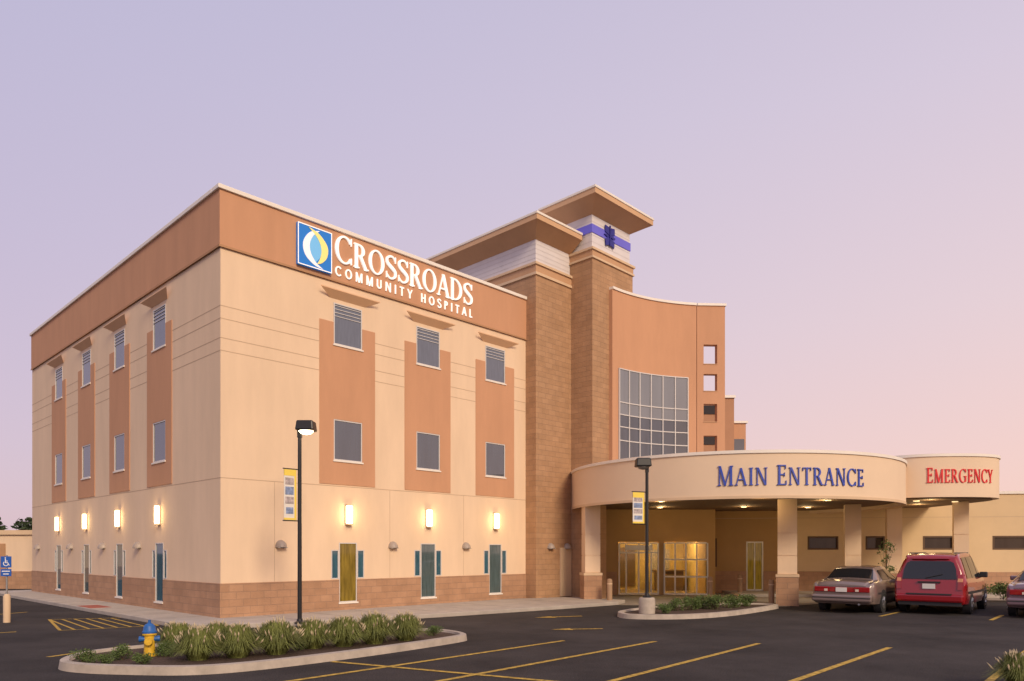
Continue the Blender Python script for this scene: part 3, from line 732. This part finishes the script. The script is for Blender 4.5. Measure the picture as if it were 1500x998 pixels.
for face, a, v, lab in dl:
    p = W(a,v,2.02) if face == 'A' else W(0,a,2.02); rz = ANG if face == 'A' else ANG-R(90)
    if dm is None:
        dm = thing('dome_lamp',lab,'wall lamp',tuple(p),rz,'dome lamps along the ground floor')
        vs = []; fs = []; n, k = 12, 6
        for j in range(k+1):
            b = math.pi/2*j/k
            for i in range(n+1):
                t = math.pi*i/n; vs.append((-.17*math.cos(t)*math.cos(b), -.20*math.sin(t)*math.cos(b), .21*math.sin(b)))
        for j in range(k):
            for i in range(n): fs.append((j*(n+1)+i,j*(n+1)+i+1,(j+1)*(n+1)+i+1,(j+1)*(n+1)+i))
        fs.append(tuple(range(n,-1,-1)))
        MB().add(vs,fs).build('hood','dome',dm,smooth=True)
        MB().box(-.14,.14,-.16,-.005,-.02,-.002).build('lens','lensoff',dm)
    else: dup(dm,tuple(p),rz,lab)
MB().box(uA(820,-.53),uA(836,-.53),-.575,-.5305,.12,2.05).build('door','capcream',H)

# ---------------------------------------------------------------- street lamps and banners
def street_lamp(loc, h, label, lit, base):
    s = thing('street_lamp',label,'street lamp',(loc[0],loc[1],0),0,'black parking lot lamps')
    MB().tube((0,0,base),(0,0,h-.08),.055,.045,12).build('pole','black',s,smooth=True)
    if base > .2: MB().lathe([(.24,0),(.24,base-.05),(.21,base)],20).build('concrete_base','kerb',s,smooth=True)
    MB().lathe([(.13,0),(.13,.03),(.075,.06),(.065,.12)],14,0,0,base).build('base_plate','black',s,smooth=True)
    hx = .17 if lit else -.12
    hd_ = MB().frustum((hx-.23,hx+.23,-.24,.18,h),(hx-.20,hx+.20,-.21,.15,h+.25)).build('lamp_head','black',s,bevel=.035)
    MB().box(-.05,.05,-.05,.05,h-.16,h+.02).build('lamp_arm','black',s)
    MB().lathe([(.18,0),(.12,-.06),(.02,-.085)],20,hx,-.03,h-.002).build('lens','lens' if lit else 'lensoff',hd_,smooth=True)
    return s
L1 = (-5.3,18.2); L2 = (3.96,21.4)
street_lamp(L1,4.90,'black lamp post with lit head in front of the hospital wall',True,.1)
street_lamp(L2,4.38,'black lamp post with unlit head on a concrete footing before the canopy',False,.55)
def banner(loc, z0, z1, w, dirv, label):
    s = thing('banner',label,'banner',(loc[0],loc[1],z0),math.atan2(dirv[1],dirv[0]),'yellow edged banners on the lamp posts')
    h = z1-z0; x0 = .1
    MB().box(x0,x0+w,-.006,.006,.0,h).build('cloth','bannerwhite',s)
    mb = MB(); mb.box(x0,x0+w,-.011,.011,h-.15,h+.002); mb.box(x0,x0+w,-.011,.011,-.002,.05); mb.box(x0+.0,x0+.05,-.0105,.0105,.05,h-.15); mb.build('yellow_border','banneryellow',s)
    for i, (a, b, m) in enumerate(((.70,.84,'bannerpic'),(.50,.66,'bannerblue'),(.32,.46,'bannerpic'))):
        MB().box(x0+.07,x0+w-.03,-.0105,.0105,h*a,h*b).build('picture',m,s)
    MB().box(x0+.08,x0+w-.05,-.0105,.0105,h*.12,h*.25).build('printed_mark','bannerblue',s)
    MB().tube((0,0,h+.02),(x0+w+.03,0,h+.02),.014).tube((0,0,-.02),(x0+w+.03,0,-.02),.014).build('bracket','black',s)
banner(L1,2.68,3.92,.33,(-.68,-.73),'yellow edged banner hanging from the lit lamp post')
banner(L2,2.72,3.62,.40,(-.9,-.43),'yellow edged banner hanging from the lamp post before the canopy')

# accessible parking sign
sp = gp(10,912)
AS = thing('parking_sign','blue accessible parking sign on a steel post at the left edge','sign',(sp[0],sp[1],0),R(8))
MB().tube((0,0,0),(0,0,1.8),.025).build('post','steel',AS,smooth=True)
MB().lathe([(.085,0),(.085,.7),(.05,.76)],14).build('post_sleeve','capcream',AS,smooth=True)
pn = MB().box(-.13,.13,-.045,-.03,1.47,1.77).build('sign_panel','signblue',AS)
fmS = lambda x,y,d: (x*.9,-.045-d,1.50+y*.9)
mb = MB()
mb.strip([(-.03,.24),(-.03,.27)],[(0,.24),(0,.27)],fmS,0,.003)
mb.strip([(-.025,.12),(-.025,.23)],[(.0,.12),(.0,.23)],fmS,0,.0035)
mb.strip([(-.02,.17),(.05,.17)],[(-.02,.15),(.05,.15)],fmS,0,.004)
mb.strip([(-.02,.12),(.06,.12)],[(-.02,.10),(.06,.10)],fmS,0,.0045)
mb.strip([(.045,.1),(.085,.03)],[(.065,.1),(.105,.03)],fmS,0,.005)
Lp=[];Rp=[]
for i in range(15):
    a = R(130+230*i/14); Lp.append((.0+.075*math.cos(a),.085+.075*math.sin(a))); Rp.append((.0+.055*math.cos(a),.085+.055*math.sin(a)))
mb.strip(Lp,Rp,fmS,0,.0055); mb.build('wheelchair_symbol','signwhite',pn)
p2 = MB().box(-.13,.13,-.045,-.03,1.24,1.43).build('sign_panel','signblue',AS)
mb = MB(); mb.box(-.10,.10,-.048,-.0452,1.36,1.385); mb.box(-.07,.07,-.048,-.0452,1.285,1.31); mb.build('sign_stripe','signwhite',p2)

# fire hydrant
hp = gp(219,968)
HY = thing('fire_hydrant','yellow fire hydrant with blue bonnet in the kerbed island','hydrant',(hp[0],hp[1],.08),R(20))
MB().lathe([(.13,0),(.13,.03),(.095,.04),(.09,.07),(.085,.36),(.115,.37),(.115,.40)],18).build('barrel','hydyellow',HY,smooth=True)
MB().lathe([(.118,.40),(.118,.43),(.10,.45),(.095,.51),(.07,.55),(.03,.575),(.03,.585),(.022,.59),(.022,.63)],18).build('bonnet','hydblue',HY,smooth=True)
for a in (0,180):
    x = math.cos(R(a)); MB().tube((x*.07,0,.3),(x*.13,0,.3),.045).tube((x*.13,0,.3),(x*.165,0,.3),.055,.05).build('hose_cap','hydblue',HY,smooth=True)
MB().tube((0,-.07,.27),(0,-.14,.27),.06).tube((0,-.14,.27),(0,-.175,.27),.07,.065).build('pumper_cap','hydyellow',HY,smooth=True)

# bollards
def bollard(px, py, label, first=None):
    p = gp(px,py)
    if first: return dup(first,(p[0],p[1],0),0,label)
    b = thing('bollard',label,'bollard',(p[0],p[1],0),0,'brown bollards by the entrance')
    MB().lathe([(.1,0),(.1,.82),(.085,.88),(.04,.905)],16).build('post','bollard',b,smooth=True)
    MB().lathe([(.103,.70),(.103,.74)],16).build('band','capcream',b,smooth=True)
    return b
b0 = bollard(893,884,'brown bollard beside the left canopy column')
bollard(1084,872,'brown bollard under the canopy left of the front column',b0)
bollard(1130,886,'brown bollard standing next to the front canopy column',b0)
bollard(1040,878,'brown bollard in front of the lobby glass',b0)

# ---------------------------------------------------------------- plants
def grass_meshes(seed):
    rnd = random.Random(seed); mb = MB(); pl = MB()
    for i in range(1600):
        a = rnd.uniform(0,2*math.pi); q_ = rnd.random(); sp_ = .04+.48*q_; h = rnd.uniform(.75,1.0)*(.55-.36*q_**2); r0 = rnd.uniform(0,.15)
        d = Vector((math.cos(a),math.sin(a),0)); n = Vector((-d.y,d.x,0)); w = rnd.uniform(.005,.012)
        pts = [d*r0, d*(r0+sp_*.25)+Vector((0,0,h*.62)), d*(r0+sp_*.6)+Vector((0,0,h)), d*(r0+sp_*.92)+Vector((0,0,h*rnd.uniform(.45,.92)))]
        vs = []
        for k, p in enumerate(pts): vs += [p-n*w*(1-k*.3), p+n*w*(1-k*.3)]
        mb.add(vs,[(0,1,3,2),(2,3,5,4),(4,5,7,6)])
    for i in range(50):
        a = rnd.uniform(0,2*math.pi); q_ = rnd.random(); h = rnd.uniform(.85,1.03)*(.58-.30*q_**2)
        d = Vector((math.cos(a),math.sin(a),0)); p = d*(.03+.40*q_)+Vector((0,0,h*.92)); q = p+d*rnd.uniform(.01,.07)*(.3+q_)+Vector((0,0,rnd.uniform(.05,.10)))
        pl.tube(d*.05+Vector((0,0,.1)),p,.002,.002,3); m_ = p.lerp(q,.4)
        pl.tube(p,m_,.005,.013,5); pl.tube(m_,q,.013,.002,5)
    return mb, pl
gm = [grass_meshes(s) for s in (1,2,3)]
protos = [None]*3
def grass(x, y, s, i, label, z=.085):
    k = i % 3
    if protos[k] is None:
        o = thing('ornamental_grass',label,'ornamental grass',(x,y,z),i*1.3,'fountain grass clumps')
        gm[k][0].build('blades','blade',o); gm[k][1].build('plumes','plume',o); protos[k] = o
    else: o = dup(protos[k],(x,y,z),i*1.3,label)
    o.scale = (s,s,s)
ordn = ['first','second','third','fourth','fifth','sixth','seventh','eighth','ninth','tenth','eleventh']
gl = [(260,956,.95),(290,970,1.0),(318,953,.9),(348,966,1.05),(405,961,1.1),(459,952,1.0),(504,949,1.05),(548,945,1.1),(594,940,1.0)]
for i, (px,py,s) in enumerate(gl):
    x, y = gp(px,py+4); grass(x,y,s,i,'plumed fountain grass clump, %s to the right of the hydrant' % ordn[i])
grass(6.95,9.95,.85,9,'plumed fountain grass clump at the bottom right corner of the lot',0.06); grass(7.4,10.0,.9,10,'fountain grass clump cut by the right edge of the lot',0.06)
struct(MB().prism([(6.3,9.2),(12,6.6),(12.5,8.5),(8.3,10.2),(7.0,10.2)],0,.07).build('planting_bed','mulch'))

def leaves(mb, c, rx, rz, n, s, rnd):
    for i in range(n):
        d = Vector((rnd.gauss(0,1),rnd.gauss(0,1),rnd.gauss(0,1))).normalized()*(rnd.random()**.45)
        p = Vector(c)+Vector((d.x*rx,d.y*rx,d.z*rz))
        a = Vector((rnd.gauss(0,1),rnd.gauss(0,1),rnd.gauss(0,.7))).normalized(); b = a.orthogonal().normalized()
        b = (b*math.cos(i)+a.cross(b)*math.sin(i)); l = s*rnd.uniform(.6,1.3)
        mb.add([p-a*l,p+b*l*.4,p+a*l,p-b*l*.4],[(0,1,2,3)])
def shrub_proto(seed):
    rnd = random.Random(seed); mb = MB()
    for k in range(10): leaves(mb,(rnd.uniform(-.22,.22),rnd.uniform(-.22,.22),rnd.uniform(.1,.36)),.17,.14,130,.03,rnd)
    st = MB()
    for k in range(6): a = k*1.05; st.tube((0,0,0),(.2*math.cos(a),.2*math.sin(a),.3),.008,.004,4)
    return mb, st
sm = [shrub_proto(s) for s in (11,12)]; sprot = [None,None]
def shrub(x, y, s, i, label):
    k = i % 2
    if sprot[k] is None:
        o = thing('shrub',label,'shrub',(x,y,.08),i*.9,'low green shrubs'); sm[k][0].build('foliage','leaf',o); sm[k][1].build('stem','bark',o); sprot[k] = o
    else: o = dup(sprot[k],(x,y,.08),i*.9,label)
    o.scale = (s,s,s)
sl = [(122,980,.55,'small low shrub at the rounded left end of the kerbed island'),(152,981,.45,'small low shrub second from the left end of the kerbed island'),(180,974,.6,'small low shrub just left of the hydrant'),(207,982,.5,'small low shrub right at the foot of the hydrant'),
      (245,968,.6,'low shrub between the hydrant and the fountain grasses'),(636,937,.55,'low shrub at the right tip of the hydrant island'),(435,958,.6,'low shrub between the grasses in the middle of the hydrant island')]
for i, (px,py,s,lab) in enumerate(sl): shrub(*gp(px,py),s,i,lab)
sl2 = [(973,903,.75),(992,899,.9),(1012,898,1.05),(1030,895,.95),(1048,897,1.15),(1070,894,.95),(1094,892,1.0)]
for i, (px,py,s) in enumerate(sl2): shrub(*gp(px,py),s,i+7,'leafy shrub in the small island, %s from the unlit lamp post' % ordn[i])
shrub(18.6,27.6,1.6,15,'tall shrub by the low wing at the right edge behind the cars'); shrub(17.6,27.4,1.3,16,'shrub behind the red minivan by the low wing')
def tree(loc, h, cr, n, ls, m, label, name='tree', lean=0, cat='tree', th=.12):
    rnd = random.Random(int(loc[0]*10)); t = thing(name,label,cat,(loc[0],loc[1],0))
    mb = MB(); mb.tube((0,0,0),(lean,0,h*.55),th,th*.6)
    cl = []
    for k in range(14):
        a = rnd.uniform(0,6.28); r = rnd.uniform(.2,.75)*cr; z = h*rnd.uniform(.45,.9); p = (r*math.cos(a),r*math.sin(a),z); cl.append(p)
        mb.tube((lean*.6,0,h*.4),p,th*.4,th*.1,5)
    mb.build('trunk','bark',t); cb = MB()
    for p in cl: leaves(cb,p,cr*.42,cr*.36,n,ls,rnd)
    cb.build('crown',m,t)
tree((-29.5,50),4.2,2.2,240,.22,'leafdark','dark tree showing over the low building roof'); tree((-33.5,52),4.0,2.2,240,.22,'leafdark','dark tree at the far left over the low building roof')
tree((-40,54),4.3,2.6,240,.22,'leafdark','broad dark tree beyond the left edge')
tree((13.75,26.9),2.45,.42,26,.05,'leaf','thin young sapling between the sedan and the minivan','sapling',cat='sapling',th=.025)

# ---------------------------------------------------------------- cars
def make_car(name, label, cat, loc, rz, st, paint, kind):
    c = thing(name,label,cat,(loc[0],loc[1],0),rz,'cars parked by the canopy')
    def at(x):
        if x <= st[0][0]: return st[0][1:]
        for a, b in zip(st[:-1],st[1:]):
            if a[0] <= x <= b[0]:
                t = (x-a[0])/(b[0]-a[0]); return tuple(p+(q-p)*t for p, q in zip(a[1:],b[1:]))
        return st[-1][1:]
    slant = .32 if kind == 'van' else .0
    def P(x, s):
        zb, w, zbelt, wb, zt, wt = at(x)
        ct = [(0,zb),(w*.85,zb),(w*.985,zb+.12),(w,(zb+zbelt)/2+.06),(wb+.02,zbelt),(wt,zt-.05),(wt*.82,zt),(0,zt+.025)]
        i = min(int(s),6); t = s-i
        p = [ct[max(i-1,0)],ct[i],ct[i+1],ct[min(i+2,7)]]
        y, z = [.5*((2*b)+(-a+cc)*t+(2*a-5*b+4*cc-d)*t*t+(-a+3*b-3*cc+d)*t**3) for a, b, cc, d in zip(*p)]
        if slant and x < -1.5: x = x+slant*max(0,z-.95)*(-1.5-x)/.9
        return (x,y,z)
    xs = []
    for a, b in zip(st[:-1],st[1:]):
        n = max(1,int((b[0]-a[0])/.12))
        xs += [a[0]+(b[0]-a[0])*k/n for k in range(n)]
    xs.append(st[-1][0]); ss = [k/4 for k in range(29)]
    vs = []; fs = []; n = len(ss); full = n*2-2
    for x in xs:
        half = [P(x,s) for s in ss]
        vs += half+[(p[0],-p[1],p[2]) for p in reversed(half[1:-1])]
    for j in range(len(xs)-1):
        for i in range(full): fs.append((j*full+i,j*full+(i+1)%full,(j+1)*full+(i+1)%full,(j+1)*full+i))
    fs += [tuple(range(full)), tuple((len(xs)-1)*full+i for i in range(full))]
    MB().add(vs,fs).build('body',paint,c,smooth=True)
    def patch(x0,x1,s0,s1,m,name,par,off=(0,.01,0),nx=8,ns=5,taper=(0,0)):
        for sg in (1,-1):
            vs = []
            for j in range(nx+1):
                for i in range(ns+1):
                    s = s0+(s1-s0)*i/ns; f = i/ns
                    xa, xb = x0+taper[0]*f, x1-taper[1]*f
                    p = P(xa+(xb-xa)*j/nx,s); vs.append((p[0]+off[0],sg*(p[1]+off[1]),p[2]+off[2]))
            fs = [(j*(ns+1)+i,j*(ns+1)+i+1,(j+1)*(ns+1)+i+1,(j+1)*(ns+1)+i) for j in range(nx) for i in range(ns)]
            MB().add(vs,fs).build(name,m,par,smooth=True)
    def cross(x0,x1,s0,m,name,off):
        vs = []; nx = 6
        for j in range(nx+1):
            x = x0+(x1-x0)*j/nx; row = [P(x,s0+(7-s0)*i/6) for i in range(7)]
            vs += [(p[0]+off[0],p[1],p[2]+off[1]) for p in row]+[(p[0]+off[0],-p[1],p[2]+off[1]) for p in reversed(row[:-1])]
        k = 13; fs = [(j*k+i,j*k+i+1,(j+1)*k+i+1,(j+1)*k+i) for j in range(nx) for i in range(k-1)]
        MB().add(vs,fs).build(name,m,c,smooth=True)
    wy = st[3][2]
    for x in (-1.38,1.42):
        for sg in (1,-1):
            MB().tube((x,sg*(wy-.2),.35),(x,sg*(wy+.004),.35),.385,.375,28).build('wheel_arch','plastic',c)
            w = MB().tube((x,sg*(wy-.2),.32),(x,sg*(wy+.01),.32),.32,.31,28).build('wheel','tyre',c,smooth=True)
            mb = MB().tube((x,sg*(wy-.05),.32),(x,sg*(wy+.014),.32),.21,.20,24)
            for k in range(5):
                a = k*2*math.pi/5; mb.tube((x+.05*math.cos(a),sg*(wy+.014),.32+.05*math.sin(a)),(x+.17*math.cos(a),sg*(wy+.016),.32+.17*math.sin(a)),.018,.025,6)
            mb.build('rim','rim',w)
    if kind == 'sedan':
        for x0,x1,tp in ((-1.25,-.45,(.22,0)),(-.38,.72,(0,.32))): patch(x0,x1,4.14,4.86,'carglass','side_window',c,taper=tp)
        cross(-1.66,-1.2,5.15,'carglass','rear_window',(-.006,.012)); cross(.55,1.12,5.15,'carglass','windscreen',(.006,.012))
        xr = st[0][0]
        for sg in (1,-1):
            MB().box(xr-.03,xr+.16,sg*.36 if sg>0 else -.80,.80 if sg>0 else -.36,.66,.82).build('tail_light','tail',c,bevel=.02)
            MB().box(xr-.035,xr-.02,sg*.40 if sg>0 else -.50,.50 if sg>0 else -.40,.68,.75).build('reverse_light','reverse',c)
        MB().box(xr-.02,xr+.1,-.355,.355,.66,.81).build('tail_panel','tail',c,bevel=.01)
        MB().box(xr-.10,xr+.35,-.87,.87,.36,.58).build('bumper',paint,c,bevel=.05)
        MB().box(xr-.108,xr+.2,-.84,.84,.47,.50).build('bumper_strip','plastic',c)
        MB().box(xr-.035,xr-.021,-.16,.16,.665,.80).build('licence_plate','plate',c)
        MB().box(xr-.012,xr+.05,-.7,.7,.835,.85).build('boot_trim','chrome',c)
        MB().tube((xr-.02,-.5,.30),(xr+.3,-.5,.30),.03).build('exhaust','steel',c)
        patch(-2.0,1.9,2.75,2.95,'plastic','side_moulding',c,off=(0,.008,0),ns=2)
    else:
        for x0,x1,tp in ((-2.08,-1.2,(.12,0)),(-1.12,-.05,(0,0)),(.03,1.0,(0,.45))): patch(x0,x1,4.08,4.9,'carglass','side_window',c,taper=tp)
        cross(.6,1.3,5.15,'carglass','windscreen',(.006,.012))
        xr = st[0][0]; xf = lambda z: xr+slant*max(0,z-.95)
        P4 = [(xf(1.07)-.02,-.72,1.07),(xf(1.07)-.02,.72,1.07),(xf(1.36)-.02,.69,1.36),(xf(1.56)-.02,.62,1.56),(xf(1.61)-.02,.52,1.61),(xf(1.61)-.02,-.52,1.61),(xf(1.56)-.02,-.62,1.56),(xf(1.36)-.02,-.69,1.36)]
        MB().add(P4+[(p[0]+.03,p[1],p[2]) for p in P4],[tuple(range(8)),tuple(range(8,16))]+[(i,(i+1)%8,8+(i+1)%8,8+i) for i in range(8)]).build('rear_window','carglass',c)
        for sg in (1,-1):
            for za, zb_, m in ((.76,1.0,'tail'),(1.0,1.10,'amber'),(1.10,1.22,'tail')):
                q = [(xf(za)-.025,sg*.745,za),(xf(za)-.025,sg*.875,za),(xf(zb_)-.025,sg*.865,zb_),(xf(zb_)-.025,sg*.755,zb_)]
                MB().add(q+[(p[0]+.16,p[1]+sg*.035,p[2]) for p in q],[(0,1,2,3),(4,5,6,7),(0,1,5,4),(1,2,6,5),(2,3,7,6),(3,0,4,7)]).build('tail_light',m,c)
            MB().box(-1.9,.4,sg*.60-.02,sg*.60+.02,1.83,1.87).build('roof_rail','plastic',c)
        MB().box(xr-.10,xr+.35,-.91,.91,.38,.62).build('bumper',paint,c,bevel=.06)
        MB().box(xr-.03,xr+.3,-.84,.84,.28,.379).build('rear_valance','plastic',c)
        MB().box(xr-.105,xr+.1,-.6,.6,.60,.64).build('bumper_step','plastic',c)
        MB().box(xr-.03,xr-.012,-.17,.17,.78,.93).build('licence_plate','plate',c)
        MB().box(xr-.03,xr+.02,-.30,.30,.955,1.0).build('tailgate_handle','plastic',c)
        MB().box(xf(1.65)-.05,xf(1.65)+.14,-.50,.50,1.665,1.70).build('spoiler',paint,c,bevel=.015)
        MB().box(xf(1.65)-.056,xf(1.65)-.03,-.15,.15,1.668,1.69).build('brake_light','tail',c)
        MB().tube((xf(1.1)-.04,.1,1.1),(xf(1.2)-.04,-.35,1.22),.01).build('rear_wiper','plastic',c)
        patch(-2.0,1.9,2.7,2.92,'plastic','side_moulding',c,off=(0,.008,0),ns=2)
    for sg in (1,-1):
        MB().box(.72,.84,sg*1.0-.11,sg*1.0+.11,.98 if kind=='sedan' else 1.06,1.12 if kind=='sedan' else 1.24).build('wing_mirror',paint if kind=='sedan' else 'plastic',c,bevel=.03)
        xf_ = st[-1][0]
        MB().box(xf_-.22,xf_-.02,sg*.58-.18,sg*.58+.14,.56,.70).build('headlight','reverse',c,bevel=.03)
    for x in (-.42,.75):
        patch(x,x+.12,3.72,3.80,'chrome','door_handle',c,off=(0,.016,0),nx=2,ns=1)
    return c
sed = [(-2.50,.40,.80,.80,.76,.87,.68),(-2.42,.30,.87,.90,.82,.96,.72),(-2.2,.27,.905,.94,.85,1.0,.74),(-1.72,.25,.92,.95,.86,1.02,.72),(-1.15,.23,.92,.96,.86,1.36,.60),(-.9,.23,.92,.96,.86,1.40,.60),(-.3,.23,.92,.95,.86,1.43,.61),
       (.3,.23,.92,.94,.86,1.40,.59),(.55,.23,.92,.93,.86,1.34,.58),(1.15,.23,.92,.92,.85,.98,.68),(1.9,.25,.90,.84,.82,.88,.70),(2.35,.29,.84,.72,.74,.76,.62),(2.5,.38,.72,.62,.62,.65,.52)]
van = [(-2.40,.40,.88,1.0,.87,1.66,.64),(-2.34,.32,.94,1.04,.91,1.73,.69),(-2.2,.30,.955,1.05,.925,1.78,.71),(-1.9,.29,.965,1.05,.93,1.81,.715),(-.5,.27,.975,1.04,.93,1.84,.72),(.2,.27,.975,1.03,.93,1.81,.71),(.6,.27,.975,1.02,.93,1.73,.68),(1.4,.27,.96,1.0,.9,1.14,.74),
       (2.0,.29,.93,.92,.86,.98,.72),(2.35,.33,.86,.78,.76,.84,.6),(2.44,.4,.74,.66,.62,.70,.5)]
HDG = R(50); hv = (math.cos(HDG),math.sin(HDG))
def park(rx, ry, L): return (rx+hv[0]*L, ry+hv[1]*L)
make_car('parked_car','champagne silver sedan parked left of the red minivan, seen from behind','car',park(10.1,22.35,2.5),HDG,sed,'paint_tan','sedan')
make_car('parked_minivan','red minivan with black roof rails parked between two sedans','minivan',park(12.55,21.95,2.4),HDG,van,'paint_red','van')
make_car('parked_car','mauve grey sedan cut off by the right edge of the view','car',park(14.85,20.35,2.5),HDG,sed,'paint_mauve','sedan')

# ---------------------------------------------------------------- light
for x, y in ((5.4,26.8),(8.65,25.2),(11.2,26.2),(6.2,30.2),(9.5,29.8),(12.2,30.2)): plight('canopy_light',(x,y,3.6),22,warm)
for x, y in ((15.6,27.2),(16.6,29.8)): plight('canopy_light',(x,y,3.65),22,warm)
plight('lobby_light',(5.6,33.6,2.5),150,warm); plight('lobby_light',(7.6,33.8,2.5),150,warm)
s_dir = Vector((.42,-.80,.52)).normalized()
sun = bpy.data.lights.new('sun','SUN'); sun.energy = 2.75; sun.angle = R(18); sun.color = (1,.80,.56)
so = bpy.data.objects.new('sun',sun); so.rotation_euler = (-s_dir).to_track_quat('-Z','Y').to_euler(); col.objects.link(so)

w = bpy.data.worlds.new('World'); scene.world = w; w.use_nodes = True
N, L = w.node_tree.nodes, w.node_tree.links
bg = N['Background']
tc = N.new('ShaderNodeTexCoord'); sx = N.new('ShaderNodeSeparateXYZ'); L.new(tc.outputs['Generated'],sx.inputs[0])
def ramp(cols):
    r = N.new('ShaderNodeValToRGB'); e = r.color_ramp.elements
    e[0].position, e[0].color = cols[0][0], cols[0][1]+(1,); e[1].position, e[1].color = cols[-1][0], cols[-1][1]+(1,)
    for p, c in cols[1:-1]: k = e.new(p); k.color = c+(1,)
    L.new(sx.outputs[2],r.inputs[0]); return r
ra = ramp([(0,(.70,.52,.60)),(.12,(.66,.52,.65)),(.35,(.59,.51,.68)),(.6,(.52,.49,.69)),(1,(.42,.42,.64))])
rb = ramp([(0,(.97,.64,.56)),(.12,(.93,.65,.62)),(.28,(.84,.66,.70)),(.5,(.73,.63,.75)),(1,(.48,.46,.66))])
mr = N.new('ShaderNodeMapRange'); mr.inputs[1].default_value = -.55; mr.inputs[2].default_value = .6; L.new(sx.outputs[0],mr.inputs[0])
mx = N.new('ShaderNodeMixRGB'); L.new(mr.outputs[0],mx.inputs[0]); L.new(ra.outputs[0],mx.inputs[1]); L.new(rb.outputs[0],mx.inputs[2])
sky = N.new('ShaderNodeTexSky'); sky.sky_type = 'NISHITA'; sky.sun_disc = False; sky.sun_elevation = R(4); sky.sun_rotation = math.atan2(s_dir.x,s_dir.y)
ad = N.new('ShaderNodeMixRGB'); ad.blend_type = 'ADD'; ad.inputs[0].default_value = .02; L.new(mx.outputs[0],ad.inputs[1]); L.new(sky.outputs[0],ad.inputs[2])
L.new(ad.outputs[0],bg.inputs[0]); bg.inputs[1].default_value = .93

cam = bpy.data.cameras.new('camera'); co = bpy.data.objects.new('camera',cam); col.objects.link(co)
co.location = (0,0,EYE); co.rotation_euler = (R(90),0,0)
cam.sensor_width = 36; cam.lens = 36*F/1500; cam.shift_y = (HZ-499)/1500; cam.clip_end = 3000
scene.camera = co
scene.view_settings.view_transform = 'Standard'; scene.view_settings.look = 'None'; scene.view_settings.exposure = 0
